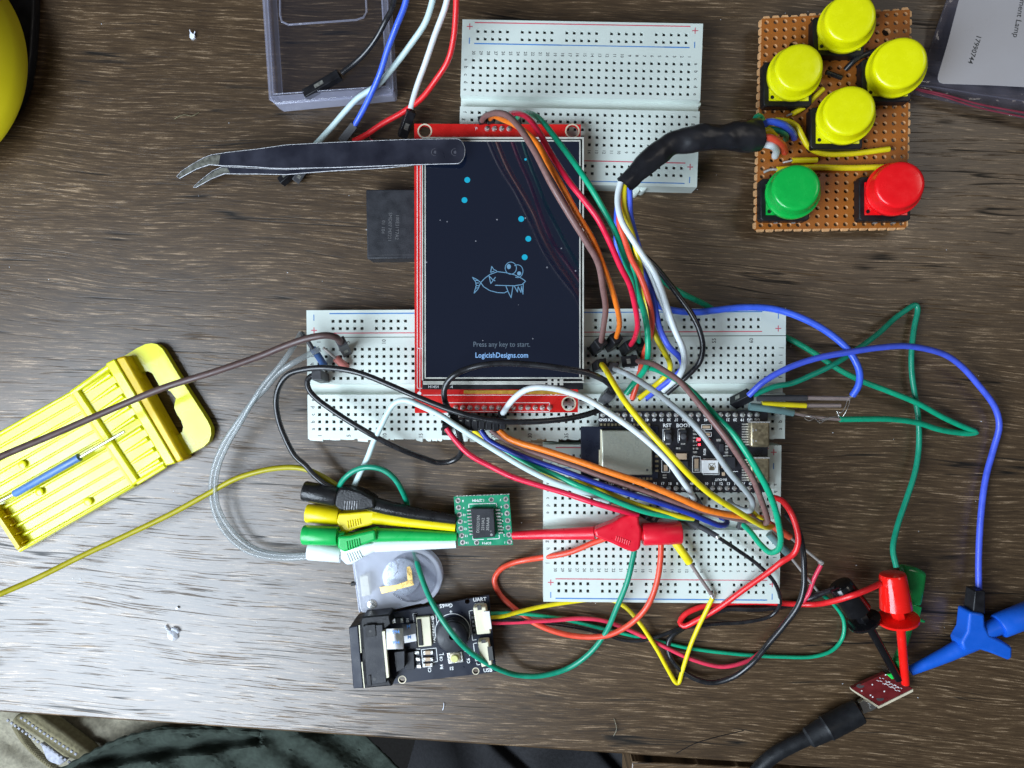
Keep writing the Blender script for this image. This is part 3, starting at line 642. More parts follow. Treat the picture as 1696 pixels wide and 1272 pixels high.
# ================================================================== MICROCONTROLLER BOARD
ce = crop(940, 640, 4.463); cf = crop(960, 660, 7.483); cg_ = crop(1120, 660, 7.483)
ZE = 12.8
esp = thing('microcontroller_board', 'black microcontroller board with silver shield can, bridging two breadboards', 'circuit board', P(1130, 748, 10)); esp['_org'] = tuple(P(1130, 748, 10))
m = M(); m.prism([(992, 680.5), (1272, 680.5), (1272, 815.5), (992, 815.5)], ZE, ZE-1.6); m.build('circuit_board', MT['pcbblk'], esp, bevel=.15)
m = M(); m.prism([(962, 706.5), (1090, 706.5), (1090, 793), (962, 793)], ZE+.9, ZE+.1); m.build('antenna_board', MT['pcbnavy'], esp, bevel=.1)
m = M(); m.rect(997, 713, 1080.5, 787, ZE+3.4, ZE+.92); sh = m.build('shield_can', MT['shield'], esp, bevel=.35)
m = M(); m.rect(995.2, 712, 997, 787, ZE+3.0, ZE+.9); m.rect(992, 745, 993.8, 775, ZE+1.2, ZE+.9); m.disc(1072, 778.5, 2.2, ZE+3.43, 1, 12); m.build('can_rim', [MT['cream'], MT['pblk']], esp)
m = M(); m.text('ESP', 1014, 729, 6, ZE+3.42, 90); m.text('FCC ID', 1055, 735, 6, ZE+3.42, 90); m.text('R5 N16', 1040, 755, 5, ZE+3.42, 90)
m.build('faint_engraving', mat('engraving', (.30, .31, .27), .5, .8), sh)
# castellations round the module
m = M()
for i in range(14): m.rect(994+i*6.1, 701.5, 997.5+i*6.1, 705.5, ZE+.5, ZE+.02)
for i in range(14): m.rect(997+i*6.1, 791, 1001+i*6.1, 795, ZE+.95, ZE+.02)
for i in range(8): m.rect(1085, 722+i*8, 1090.5, 725.5+i*8, ZE+.95, ZE+.1)
m.build('castellated_pads', MT['tin'], esp)
m = M(); m.rect(992+2, 681.5, 1268, 693, ZE-1.6, 8.53); hu = m.build('header', MT['blk'], esp)
m = M(); m.rect(994, 803, 1268, 814, ZE-1.6, 8.53); hl = m.build('header', MT['blk'], esp)
sj = M()
UPX = [998.5+i*12.17 for i in range(22)]
for i, x in enumerate(UPX): sj.lathe(P(x, 687, ZE), P(x, 687, ZE+1.2), [(0, .9), (.4, .75), (.9, .35), (1.2, .1)], 0, 12)
sj.build('solder_joints', MT['solder'], hu); sj = M()
LPX = [998.5+i*12.1 for i in range(22)]
for i, x in enumerate(LPX): sj.lathe(P(x, 808.5, ZE), P(x, 808.5, ZE+1.0), [(0, .85), (.4, .7), (.8, .35), (1.0, .1)], 0, 12)
sj.build('solder_joints', MT['solder'], hl)
pr = M()
for t_, i in (('GND', 0), ('TX', 1), ('RX', 2), ('1', 3), ('2', 4), ('42', 5), ('41', 6), ('40', 7), ('39', 8), ('38', 9), ('37', 10), ('36', 11), ('35', 12), ('0', 13), ('45', 14), ('48', 15), ('47', 16), ('21', 17), ('20', 18), ('19', 19), ('GG', 20), ('GG', 21)):
    pr.text(t_, UPX[i], 695.5, 4.6, ZE+.03, 180, bold=.02, sx=.95)
for t_, i in (('3V3', 0), ('RST', 1), ('4', 2), ('5', 3), ('6', 4), ('7', 5), ('15', 6), ('16', 7), ('17', 8), ('18', 9), ('8', 10), ('3', 11), ('46', 12), ('9', 13), ('10', 14), ('11', 15), ('12', 16), ('13', 17), ('14', 18), ('5V', 19), ('G', 20)):
    pr.text(t_, LPX[i]+2, 801, 4.6, ZE+.03, 180 if t_ == '16' else 0, bold=.02, sx=.95)
pr.text('RST', 1105, 704.5, 6, ZE+.03, 0, bold=.02); pr.text('BOOT', 1132, 704.5, 6, ZE+.03, 0, bold=.02)
pr.text('IN-OUT', 1194, 794.5, 4, ZE+.03, 180, bold=.02); pr.text('RGB', 1167, 748.5, 4, ZE+.03, 90, bold=.02)
def box_(x0, y0, x1, y1, w_=.9): pr.ribbon([(x0, y0), (x1, y0), (x1, y1), (x0, y1), (x0, y0)], w_, ZE+.03)
box_(1162, 703.5, 1178.5, 711); box_(1163, 716, 1178, 723); box_(1147, 756.5, 1160, 782); box_(1096, 762, 1109, 782); box_(1164.5, 760, 1191, 786)
pr.ribbon([(1200, 796-15), (1222, 796-15)], .8, ZE+.03); pr.ribbon([(1198, 755), (1212, 755)], .8, ZE+.03)
for bx in (1098, 1123): pr.ribbon([(bx, 711), (bx, 733), (bx+4, 733)], .9, ZE+.03); pr.ribbon([(bx, 711), (bx+4, 711)], .9, ZE+.03)
pr.build('white_printing', MT['pwht'], esp)
for bx in (1106, 1131):
    b = M(); b.rect(bx-6.5, 712.5, bx+6.5, 734, ZE+1.4, ZE+.02, 0); b.rect(bx-6.3, 715, bx-4.2, 730, ZE+1.55, ZE+.5, 1); bo = b.build('push_button', [MT['chip'], MT['steel']], esp, bevel=.15)
    b = M(); b.lathe(P(bx+1, 723, ZE+1.4), P(bx+1, 723, ZE+2), [(0, 1.0), (.5, 1.0), (.6, .85)], 0, 18); bp_ = b.build('plunger', MT['dgrey'], bo); 
    b = M(); b.rect(bx-3, 709.5, bx+4, 713, ZE+.5, ZE+.04); b.rect(bx-3, 733.5, bx+4, 736.5, ZE+.5, ZE+.04); b.build('button_terminals', MT['solder'], bo)
b = M(); b.rect(1163, 762, 1190, 784, ZE+1.6, ZE+.02); rl = b.build('rgb_lamp', MT['white'], esp, bevel=.2)
b = M(); b.disc(1179, 773, 6.2, ZE+1.63, 0, 20, r0=5.4); b.rect(1175, 773, 1183, 779, ZE+1.7, ZE+1.6); b.ribbon([(1174, 768), (1178, 773), (1184, 767)], 1.2, ZE+1.64); b.build('lamp_leadframe', MT['tin'], rl)
b = M()
for q in ((1120.5, 751, 1137.5, 761, 1.1), (1151, 760, 1157, 776, 1.0), (1164, 705, 1176.5, 709.5, .6), (1165, 717.5, 1176, 721.5, .6), (1100, 770, 1106, 780, .8), (1195, 767, 1200, 775, .6), (1196, 782, 1201, 788, .6)): b.rect(*q[:4], ZE+q[4], ZE+.02)
b.build('capacitors', MT['ceram'], esp, bevel=.1)
b = M()
random.seed(3)
for x in (1148, 1152.5): 
    for i in range(8): b.rect(x, 712+i*6+random.uniform(-1, 1), x+random.choice([2, 3, 4]), 714.5+i*6, ZE+.4, ZE+.02)
for i in range(7): b.rect(1201+random.uniform(-1, 1), 722+i*5.2, 1206, 725+i*5.2, ZE+.4, ZE+.02)
for q in ((1187, 727, 1194, 731), (1120, 700+41, 1123, 744), (1124, 741, 1127, 744), (1098, 786, 1104, 788), (1098, 790, 1104, 792), (1163, 712, 1168, 715), (1150, 776, 1158, 780), (1122, 750.5, 1125, 761), (1135, 750.5, 1138, 761)): b.rect(*q, ZE+.4, ZE+.02)
b.build('small_resistors', MT['solder'], esp)
b = M(); b.rect(1200, 757, 1218, 775, ZE+1.0, ZE+.02); b.rect(1192, 735, 1199, 748, ZE+.8, ZE+.02); b.rect(1118, 764, 1140, 775, ZE+.9, ZE+.02); b.build('small_chips', MT['chip'], esp, bevel=.1)
b = M()
for q in ((1155, 726, 1160, 730), (1157, 735, 1160, 738), (1173, 727, 1176, 731)): b.rect(*q, ZE+.6, ZE+.02)
b.build('power_lamp', MT['ledred'], esp)
for y0, y1 in ((698.5, 741), (757.5, 800)):
    b = M(); b.rect(1243, y0, 1275.5, y1, ZE+3.2, ZE+.02); us = b.build('usb_socket', MT['tin'], esp, bevel=.8, seg=3)
    b = M(); b.rect(1241, y0-.3, 1275, y0+2.0, ZE+3.25, ZE+1.5)
    for i in range(9): b.rect(1229, y0+3+i*4.2, 1241, y0+5.3+i*4.2, ZE+.35, ZE+.02)
    for yy in (11, 29): b.rect(1246, y0+yy, 1248, y0+yy+6, ZE+3.28, ZE+3.1); b.disc(1252, y0+yy+3, 1.6, ZE+3.3, 0, 10)
    b.build('socket_pins', MT['solder'], us)

# ================================================================== BUTTON BOARD
cb4 = crop(1230, 0, 3.18)
per = thing('button_board', 'brown perforated board with six round push buttons at upper right', 'circuit board', P(1380, 200, 0)); per['_org'] = tuple(P(1380, 200, 0))
ZB = 7.0
# bilinear net of the holes: corners in photo pixels
C00, C10, C11, C01 = (1262, 31), (1507, 16), (1501, 377), (1252, 380)
NC, NR = 16, 26
def net(u, v):
    a = (C00[0]*(1-u)+C10[0]*u, C00[1]*(1-u)+C10[1]*u); b = (C01[0]*(1-u)+C11[0]*u, C01[1]*(1-u)+C11[1]*u)
    return (a[0]*(1-v)+b[0]*v, a[1]*(1-v)+b[1]*v)
m = M(); e = M()
big = {(3, 3), (13, 2)}
for j in range(NR):
    for i in range(NC):
        qs = [P(*net((i+a)/NC, (j+b)/NR), ZB) for a, b in ((0, 0), (1, 0), (1, 1), (0, 1))]
        c = sum(qs, Vector())/4
        r = .0007*(1.9 if (i, j) in big else 1.0)
        r = min(r, .0013)
        o = [c+Vector((math.cos(math.radians(135-45*k))*r*1.18, math.sin(math.radians(135-45*k))*r*1.08, 0)) for k in range(8)]
        lo = [p-Vector((0, 0, .0016)) for p in o]
        # cell corners order: 00(top-left) 10 11 01, octagon starts at top-left going clockwise
        m.add(qs+o, [[0, 4+0, 4+1, 4+2, 1], [1, 4+2, 4+3, 4+4, 2], [2, 4+4, 4+5, 4+6, 3], [3, 4+6, 4+7, 4+0, 0]], 0)
        m.add(o+lo, [[k, (k+1) % 8, 8+(k+1) % 8, 8+k] for k in range(8)], 1)
        lq = [q-Vector((0, 0, .0016)) for q in qs]
        m.add(lq+lo, [[0, 4+0, 4+1, 4+2, 1], [1, 4+2, 4+3, 4+4, 2], [2, 4+4, 4+5, 4+6, 3], [3, 4+6, 4+7, 4+0, 0]], 0)
q = [P(*net(a, b), ZB) for a, b in ((0, 0), (1, 0), (1, 1), (0, 1))]
m.add(q+[p-Vector((0, 0, .0016)) for p in q], [[k, (k+1) % 4, 4+(k+1) % 4, 4+k] for k in range(4)], 0)
m.build('perforated_plate', [MT['perf'], MT['perfe']], per)
random.seed(5)
def scal(a, b, n):
    dx, dy = b[0]-a[0], b[1]-a[1]; L = math.hypot(dx, dy); nx, ny = dy/L, -dx/L
    for k in range(n):
        t0, t1 = (k+.10)/n, (k+.90)/n; d = 3.4+random.uniform(-1, .8)
        p = [(a[0]+dx*t0, a[1]+dy*t0), (a[0]+dx*(t0+.1/n)+nx*d, a[1]+dy*(t0+.1/n)+ny*d), (a[0]+dx*(t1-.12/n)+nx*(d+random.uniform(-.6, .6)), a[1]+dy*(t1-.12/n)+ny*d), (a[0]+dx*t1, a[1]+dy*t1)]
        e.prism(p, ZB-.08, ZB-1.5)
scal(C00, C10, NC); scal(C10, C11, NR); scal(C11, C01, NC); scal(C01, C00, NR)
e.build('snapped_edge', MT['perfe'], per)
def button(body, base_c, top_c, rtop, cap, capname, label):
    """body: crop corners of the black base; base_c/top_c crop centres of the cap ring and cap top"""
    x0, y0, x1, y1 = body; zb = 11.5
    m = M(); pts = [(x0+12, y0), (x1-12, y0), (x1, y0+12), (x1, y1-12), (x1-12, y1), (x0+12, y1), (x0, y1-12), (x0, y0+12)]
    m.prism([cb4(*p) for p in pts], zb, ZB+.3)
    r = m.build('push_button', MT['blk'], per, bevel=.3)
    if label: r['label'] = label
    m = M(); i_ = 30; m.prism([cb4(x0+i_, y0+i_), cb4(x1-i_*.6, y0+i_), cb4(x1-i_*.6, y1-i_), cb4(x0+i_, y1-i_)], zb+.5, zb+.02, 0)
    o = m.build('button_plate', cap, r); 
    m = M(); m.disc(*cb4(x0+i_+16, y1-i_-18), 3.2, zb+.55, 0, 14); m.build('rivet', MT['blk'], r)
    A = P(*cb4(*base_c), zb+1.2); B = P(*cb4(*top_c), zb+9.0); L = (B-A).length/U; R = rtop
    m = M(); m.lathe(A, B, [(-.6, R*1.04), (0, R*1.10), (1.2, R*1.12), (2.0, R*1.11), (2.5, R*1.04), (3.0, R), (L-1.2, R*.965), (L-.6, R*.94), (L-.2, R*.88), (L-.05, R*.78), (L+.03, R*.5), (L+.05, R*.05)], 0, 56)
    m.build(capname, cap, r)
    m = M()
    for k in (.32, .68):
        xx = x0+(x1-x0)*k; m.prism([cb4(xx-11, y1+14), cb4(xx+8, y1+14), cb4(xx+12, y1-2), cb4(xx-6, y1-2)], ZB+1.2, ZB+.05)
    m.build('terminals', MT['solder'], r)
ya_ = MT['by']
button((370, 90, 640, 292), (540, 140), (569, 88), 8.05, ya_, 'yellow_cap', 'yellow push button at the top of the board')
button((110, 325, 365, 560), (266, 398), (300, 350), 7.85, ya_, 'yellow_cap', 'yellow push button at the left of the board')
button((628, 310, 888, 535), (802, 368), (830, 330), 8.3, ya_, 'yellow_cap', 'yellow push button at the right of the board')
button((358, 565, 632, 785), (536, 620), (563, 580), 8.25, ya_, 'yellow_cap', 'yellow push button in the middle of the board')
button((94, 940, 352, 1162), (259, 1022), (283, 985), 7.9, MT['bgn'], 'green_cap', 'green push button')
button((614, 930, 885, 1162), (788, 1003), (830, 970), 7.9, MT['brd'], 'red_cap', 'red push button')
def bw(pts, key, r, name='wire'):
    m = M(); m.tube(path([(*cb4(x, y), z) for x, y, z in pts]), r, 0, 12); return m.build(name, MT[key], per)
bw([(262, 600, 9), (330, 560, 9), (380, 510, 9), (425, 468, 9)], 'cy', .85); bw([(232, 610, 7.5), (262, 598, 9)], 'lead', .35, 'bare_lead')
bw([(170, 632, 10), (240, 640, 10.5), (285, 665, 10.5), (310, 710, 10), (350, 775, 9), (420, 808, 8.5), (560, 810, 8.5), (772, 785, 8.5)], 'cy', .95)
bw([(262, 845, 8.6), (392, 843, 8.6)], 'cy', .95); bw([(212, 856, 7.2), (262, 845, 8.6)], 'lead', .4, 'bare_lead')
bw([(180, 893, 8.6), (350, 882, 8.6), (560, 884, 8.6), (738, 880, 8.6)], 'cy', 1.0); bw([(110, 908, 7.2), (145, 893, 8), (182, 893, 8.6)], 'lead', .45, 'bare_lead')
bw([(540, 368, 7.5), (600, 310, 10), (690, 270, 10)], 'ck', .9, 'black_lead'); bw([(440, 380, 9), (520, 410, 8)], 'ck', .8, 'black_lead')
# ================================================================== WIRE HARNESS with heat-shrink sleeve
c7 = crop(940, 180, 4.711)
har = thing('wire_harness', 'bundle of coloured wires in a thick black sleeve, running from the button board', 'cable', P(1150, 230, 10)); har['_org'] = tuple(P(1150, 230, 10))
m = M(); pts = path([(*c7(1488, 205), 20), (*c7(1400, 208), 21), (*c7(1200, 226), 23), (*c7(1000, 230), 24), (*c7(850, 268), 24), (*c7(700, 362), 25), (*c7(560, 485), 25), (*c7(440, 600), 25)], 1.0)
k = len(pts); rr = []
for i in range(k):
    t = i/(k-1); r = 4.9*(1-t)+3.3*t
    r += .14*math.sin(t*11)+.10*math.sin(t*17+1) - .45*math.exp(-((t-.62)/.05)**2) - .3*math.exp(-((t-.36)/.06)**2); rr.append(r)
m.tube(pts, rr, 0, 40, flat=.8)
o = m.build('heat_shrink_sleeve', MT['hs'], har)
tx = bpy.data.textures.new('creases', 'CLOUDS'); tx.noise_scale = .011
d = o.modifiers.new('sub', 'SUBSURF'); d.levels = 1; d.render_levels = 1
d = o.modifiers.new('crease', 'DISPLACE'); d.texture = tx; d.strength = .0022; d.texture_coords = 'LOCAL'; d.mid_level = .5
def hw(pts, key, r=.92, name='wire'):
    m = M(); m.tube(path(pts), r, 0, 12); return m.build(name, MT[key], har)
# inside pieces at the button board end
hw([(1256, 215, 22), (1250, 200, 20), (1256, 192, 19), (1262, 197, 18), (1258, 207, 20)], 'cg', 1.0)
hw([(1256, 214, 19), (1272, 202, 20), (1296, 206, 18), (1311, 218, 13), (1316, 228, 8)], 'cb', 1.15)
hw([(1258, 214, 17), (1280, 214, 17), (1300, 222, 14), (1302, 230, 8)], 'cgd', 1.0)
hw([(1258, 222, 18), (1272, 216, 18), (1284, 224, 15)], 'cy', 1.1)
hw([(1257, 228, 22), (1275, 228, 22), (1294, 238, 18), (1300, 252, 8.5)], 'corr', 1.15)
hw([(1260, 238, 20), (1276, 240, 20), (1286, 248, 15), (1284, 258, 9)], 'cw', 1.25)
# fan at the breadboard end
hw([(1028, 302, 26), (1024, 318, 26), (1023.5, 342, 27), (1031, 369, 28), (1048, 397, 28), (1065, 423.5, 28), (1082, 448, 28), (1095, 478, 27), (1106.5, 514, 26), (1119, 549.5, 25), (1131, 578, 24), (1133, 601, 22), (1124, 624, 16), (1110, 637, 11), (1097, 648, 9.5)], 'cw', 1.0)
hw([(1036, 302, 25), (1034, 318, 25), (1034, 342, 25), (1041, 369, 25), (1050, 397, 24), (1056, 425, 23), (1063, 450, 22), (1068, 485, 21), (1076, 522, 20), (1086, 556, 20), (1099, 581, 19), (1109, 600, 17), (1109, 615, 14), (1096, 629, 11), (1077, 645, 10), (1058, 660, 9)], 'cy', .92)
hw([(1042, 304, 25), (1043, 322, 25), (1044, 355, 24), (1053, 393, 23), (1063, 427, 22), (1070.5, 459, 22), (1080, 485, 22), (1086, 514, 22), (1093, 545, 22), (1108, 574, 22), (1126, 592, 20), (1131, 608, 17), (1119, 622, 13), (1095, 640, 10.5), (1070, 660, 9)], 'cbp', .98)
hw([(1030, 306, 23), (1022, 345, 22), (1020.5, 372, 22), (1020.6, 400, 21), (1026, 425, 20), (1037, 458, 19), (1050, 480, 18)], 'cb', .8)
hw([(1034, 306, 23), (1026, 350, 23), (1026, 372, 23), (1035, 399, 23), (1046, 429, 24), (1060, 456, 25), (1070.6, 484, 25), (1078, 514, 24), (1080, 535, 23), (1077, 556, 21), (1068, 582, 18), (1061, 610, 14), (1055, 636, 11), (1047, 661, 9)], 'corr', .95)
hw([(1038, 306, 22), (1036, 360, 21), (1042, 395, 20), (1049, 440, 22), (1055, 480, 24), (1061.5, 500, 25), (1068, 522, 26), (1072.5, 549, 26), (1073.5, 580, 25), (1070, 607, 20), (1060, 623, 15), (1049, 636, 11), (1037, 652, 9)], 'cg', 1.0)
hw([(1040, 306, 21), (1044, 390, 21), (1058, 415, 22), (1084, 440, 22), (1112, 474, 21), (1129, 497, 21), (1144, 518, 21), (1157, 543, 21), (1164, 574, 20), (1159, 599, 18), (1142, 619, 14), (1125, 634, 11), (1104, 652, 9)], 'ck', .95)
hw([(1050, 400, 22), (1078, 455, 24), (1088, 480, 24), (1098, 505, 24), (1110, 535, 24), (1124, 562, 23), (1134, 588, 21), (1132, 612, 17), (1121, 632, 12)], 'cgr', .8)

# ================================================================== JUMPERS
def dupont(base, top, w_=2.5, key='blk', root=None, tw=12):
    """plastic crimp housing: (x,y,z) photo point of its foot and of its head"""
    a, b = P(*base), P(*top); ax = (b-a).normalized()
    ref = Vector((math.cos(math.radians(tw)), math.sin(math.radians(tw)), 0)); s1 = (ref-ax*ref.dot(ax)).normalized(); s2 = ax.cross(s1)
    h_ = w_/2*U; m = M()
    q = [c+s1*i*h_+s2*j*h_ for c in (a, b) for i, j in ((-1, -1), (1, -1), (1, 1), (-1, 1))]
    m.add(q, [[3, 2, 1, 0], [4, 5, 6, 7], [0, 1, 5, 4], [1, 2, 6, 5], [2, 3, 7, 6], [3, 0, 4, 7]])
    o = m.build('connector', MT[key], root, bevel=.18)
    c = a.lerp(b, .45); m = M()
    L_ = (b-a).length*.12
    for sg in (1, -1):
        f = c+s2*h_*1.02*sg; m.add([f-s1*h_*.45-ax*L_, f+s1*h_*.45-ax*L_, f+s1*h_*.45+ax*L_, f-s1*h_*.45+ax*L_], [[0, 1, 2, 3]])
    m.build('crimp_window', MT['clipm'], o); return o
G1 = 'jumper wires crossing the screen'
def jumper(label, pts, key, r=.82, cons=(), extra=(), name='jumper_wire', cat='wire', group='loose jumper wires on the desk'):
    c = pts[len(pts)//2]; org = P(c[0], c[1], 0)
    root = thing(name, label, cat, org, group); root['_org'] = tuple(org)
    lift = {G1: 40.0, 'long jumper wires arching over the microcontroller board': 13.0}.get(group, 0.0) if len(pts) > 6 else 0.0
    if lift:
        n_ = len(pts)-1; pts = [(p[0], p[1], p[2]+lift*max(0.0, math.sin(math.pi*i/n_))**.8) for i, p in enumerate(pts)]
        r *= .82 if lift > 20 else .93
    m = M(); m.tube(path(pts), r, 0, 12); m.build('wire', MT[key], root)
    for cn in cons: dupont(cn[0], cn[1], cn[2] if len(cn) > 2 else 2.5, cn[3] if len(cn) > 3 else 'blk', root, cn[4] if len(cn) > 4 else 12)
    for nm, p_, r_, k_ in extra:
        m = M(); rs = r_
        pp = path(p_, .8)
        if isinstance(r_, tuple): rs = [r_[0]+(r_[1]-r_[0])*i/(len(pp)-1) for i in range(len(pp))]
        m.tube(pp, rs, 0, 14); m.build(nm, MT[k_], root)
    return root
G1 = 'jumper wires crossing the screen'
jumper('brown jumper wire arching over the right edge of the screen', [(798, 200, 15), (803, 193, 18), (812, 189, 21), (824, 187, 23), (841.5, 192, 25), (861.6, 213, 27), (887, 253, 29), (914, 306, 30), (942, 353.5, 30), (967, 394, 30), (990, 434, 30), (999, 480, 29), (1003, 509, 28), (1000, 538, 25), (995.6, 566, 20)], 'cbr', 1.08, [((799, 203, 9), (798, 198, 16)), ((984, 580, 8.6), (995.6, 566, 21), 3.4, 'blk', 35)], group=G1)
jumper('orange jumper wire arching over the right edge of the screen', [(812, 197, 14), (818, 192, 18), (833, 198, 22), (853, 207, 24), (874, 222, 25), (892, 241, 26), (907, 268, 27), (932, 311, 28), (957, 356, 28), (981, 396, 28), (999, 440, 28), (1012, 474, 27), (1023, 514, 26), (1026, 536, 25), (1021, 558, 22)], 'cor', 1.0, [((812, 203, 9), (812, 198, 15)), ((1009, 574, 8.6), (1021, 558, 21), 3.4, 'blk', 30)], group=G1)
jumper('crimson jumper wire arching from the top breadboard past the screen corner', [(838, 195, 14), (845, 189, 18), (857, 187.5, 22), (874, 195, 24), (892, 218, 26), (914.5, 258, 28), (942, 300, 29), (967, 331, 29), (990, 362, 29), (1008, 397, 28), (1027, 440, 27), (1042.6, 471, 26), (1052, 508, 25), (1056, 538, 24), (1052, 558, 22), (1045, 571, 19)], 'ccrim', 1.0, [((840, 202, 9), (838, 197, 15)), ((1034, 580, 8.6), (1046, 570, 19), 3.4, 'blk', 25)], group=G1)
jumper('green jumper wire outermost of the arch beside the screen corner', [(856, 196, 13), (865, 188, 18), (879, 188, 22), (897, 200, 24), (919.5, 228, 26), (949.7, 268, 27), (977, 308, 28), (999, 346, 28), (1020, 386, 27), (1037, 437, 25), (1047, 466, 23), (1052, 505, 21), (1056, 540, 19), (1058, 566, 17)], 'cg', .98, [((858, 203, 9), (856, 198, 14)), ((1061, 580, 8.6), (1059, 568, 16), 3.2, 'blk', 20)], group=G1)
# blue and green leads leaving the bundle to the right
jumper('thick blue wire looping right of the long breadboard to a stripped end', [(1078, 470, 14), (1082, 496, 14), (1090, 505, 14), (1110, 513, 13.5), (1153, 517, 13), (1187, 513.5, 13), (1232, 509, 13), (1283, 512, 14), (1333, 528.7, 16), (1375, 553, 17), (1405, 580, 18), (1423, 614, 18), (1422, 638, 16), (1412, 655, 14)], 'cb', 1.15, (),
       (('heat_shrink', [(1254.5, 659.5, 14), (1336, 659, 14)], (1.15, 1.05), 'hsgr'), ('bare_lead', [(1336, 659, 14), (1406, 660, 14)], .75, 'leadr'), ('solder', [(1404, 659, 14), (1414, 655, 14)], .5, 'solder')))
jumper('green wire zigzagging right of the long breadboard to a frayed end', [(1068, 436, 14), (1093, 461, 12), (1116, 478, 10), (1140, 491, 9), (1165, 503, 6), (1185, 515, 3), (1240, 540, 1.5), (1299, 557.6, 2), (1326, 571, 3), (1356, 589.5, 4), (1393, 614, 5), (1429.5, 632, 6), (1469, 647, 6), (1520, 668, 5), (1560, 690, 3.5), (1594, 706, 2), (1612, 713.5, 1.5), (1617, 716, 1.5), (1606, 718, 1.6), (1584.6, 716.5, 2), (1554, 711, 4), (1521, 700.6, 6), (1478, 694.5, 9), (1435.5, 694, 11), (1391, 694.5, 12)], 'cg', 1.0, (),
       (('heat_shrink', [(1241, 673, 14), (1280, 678, 14), (1314, 684, 14)], (1.35, 1.2), 'hsg'), ('bare_lead', [(1314, 684, 14), (1345, 690, 13), (1391, 694.5, 12)], .6, 'leadr')))
jumper('short yellow sleeved lead between the grey and teal sleeves right of the breadboard', [(1262, 668.6, 14), (1300, 670, 14), (1335, 671.7, 14)], 'hsy', .9, (), (('bare_lead', [(1334, 671.5, 14), (1392, 671.5, 14)], .7, 'leadr'),
       ('frayed_strands', [(1332, 692, 13), (1340, 697, 13), (1350, 693, 13), (1358, 701, 13), (1366, 696, 13), (1390, 694, 12)], .14, 'steel'), ('frayed_strands', [(1330, 690, 13), (1344, 690, 15), (1356, 697, 13), (1372, 692, 14), (1388, 690, 13)], .14, 'steel'),
       ('frayed_strands', [(1404, 660, 14), (1400, 674, 15), (1392, 684, 15), (1386, 680, 14), (1390, 690, 14)], .14, 'steel'), ('frayed_strands', [(1409, 658, 14), (1403, 678, 15), (1396, 690, 14)], .12, 'steel')))
# loose wires at the top left
G2 = 'loose wires coming in from the top edge'
jumper('black jumper wire with its black connector lying on the clear box', [(657, -25, 30), (650, 12, 24), (640, 32, 20), (624, 62, 16), (607, 85, 13), (590, 102, 11), (566, 121, 9.5)], 'ck', .92, [((505, 158, 7.5), (563, 124, 9), 3.0, 'blk', 60)], group=G2)
jumper('blue wire crossing the clear box from the top edge', [(678, -25, 30), (670, 10, 27), (656, 45, 24), (642, 82, 20), (630, 120, 16), (615, 155, 12), (600, 185, 8), (586, 210, 5)], 'cb', 1.0, [((566, 234, 3), (588, 206, 5), 2.8, 'dgrey', 50)], group=G2)
jumper('pale cyan-white wire running from the top edge under the tweezers', [(722, -25, 30), (714, 10, 26), (704, 38, 22), (680, 74, 17), (650, 113, 13), (626, 140, 11), (592, 163, 9), (572, 184, 7), (548, 212, 5), (522, 240, 4)], 'cwc', 1.0, [((465, 302, 2), (486, 284, 2.5), 2.8, 'blk', 50)], group=G2)
jumper('greyish white wire ending in a black connector left of the screen', [(745, -25, 30), (738, 10, 26), (721, 56, 20), (704, 106, 14), (690, 145, 10), (680, 180, 8)], 'cw', 1.0, [((666, 226, 3), (681, 183, 8), 3.2, 'blk', 20)], group=G2)
jumper('red wire curving from the top edge down under the tweezers', [(756, -25, 30), (755, 20, 25), (751, 65, 20), (742, 100, 16), (722, 132, 12), (698, 163, 9), (670, 184, 7), (635, 204, 5), (605, 224, 3.5), (585, 234, 3)], 'cr', .98, [((489, 300, 2), (502, 282, 2.5), 2.8, 'dgrey', 40)], group=G2)
# fan between the two breadboards
G3 = 'fan of jumper wires from the screen header to the lower board'
bz = 16
jumper('crimson wire lowest of the fan between long and lower breadboards', [(739.5, 709, 15), (751, 725, 15), (776.6, 752, 15), (812, 772, 15), (847, 789, 16), (890, 803, 17), (932, 815.5, 18), (985, 833, 20), (1030, 846, 20), (1056, 852, 17)], 'ccrim', .98, [((738, 716, 8.6), (739, 700, 15), 2.6, 'blk', 0), ((1084, 858, 9), (1068, 850, 14), 3.4, 'blk', 60)], group=G3)
jumper('dark blue wire in the fan ending in a hook above the lower breadboard', [(796.4, 712, 15), (808, 728, 15), (847, 748, 16), (890, 765, 17), (932, 779.5, 18), (985, 799, 19), (1030, 814, 20), (1086, 831, 20), (1142, 850, 19), (1175, 864, 18), (1192, 870, 16), (1203, 868.5, 14), (1203, 861, 12), (1194, 857, 9)], 'cbd', .98, (), group=G3)
jumper('yellow wire in the fan crossing under the green one', [(784, 712, 14), (805, 728, 13), (840, 750, 13), (880, 773, 13), (918, 789, 13), (962, 800, 14), (1007, 817, 17), (1052, 835, 18), (1097, 848, 18), (1130, 856, 17), (1148, 858.5, 15)], 'cy', .9, (), group=G3)
jumper('green wire in the fan just above the white one', [(812, 730, 14), (840, 749, 15), (861.5, 761.7, 16), (883, 772, 17), (918, 786, 18), (960, 805, 20), (985, 814.5, 20), (1030, 834, 20), (1074.5, 849, 19), (1119, 856, 17), (1148, 859, 14)], 'cg', .98, (), group=G3)
jumper('orange wire uppermost of the fan, over the corner of the microcontroller board', [(826, 712, 15), (840, 725, 16), (865, 735, 17), (890, 742, 18), (925, 753, 19), (960, 764.5, 20), (1007, 781, 21), (1074, 803.6, 22), (1130, 827, 22), (1164, 842, 21), (1198, 850.5, 19), (1238, 856, 15), (1262, 858, 11)], 'cor', 1.08, (), group=G3)
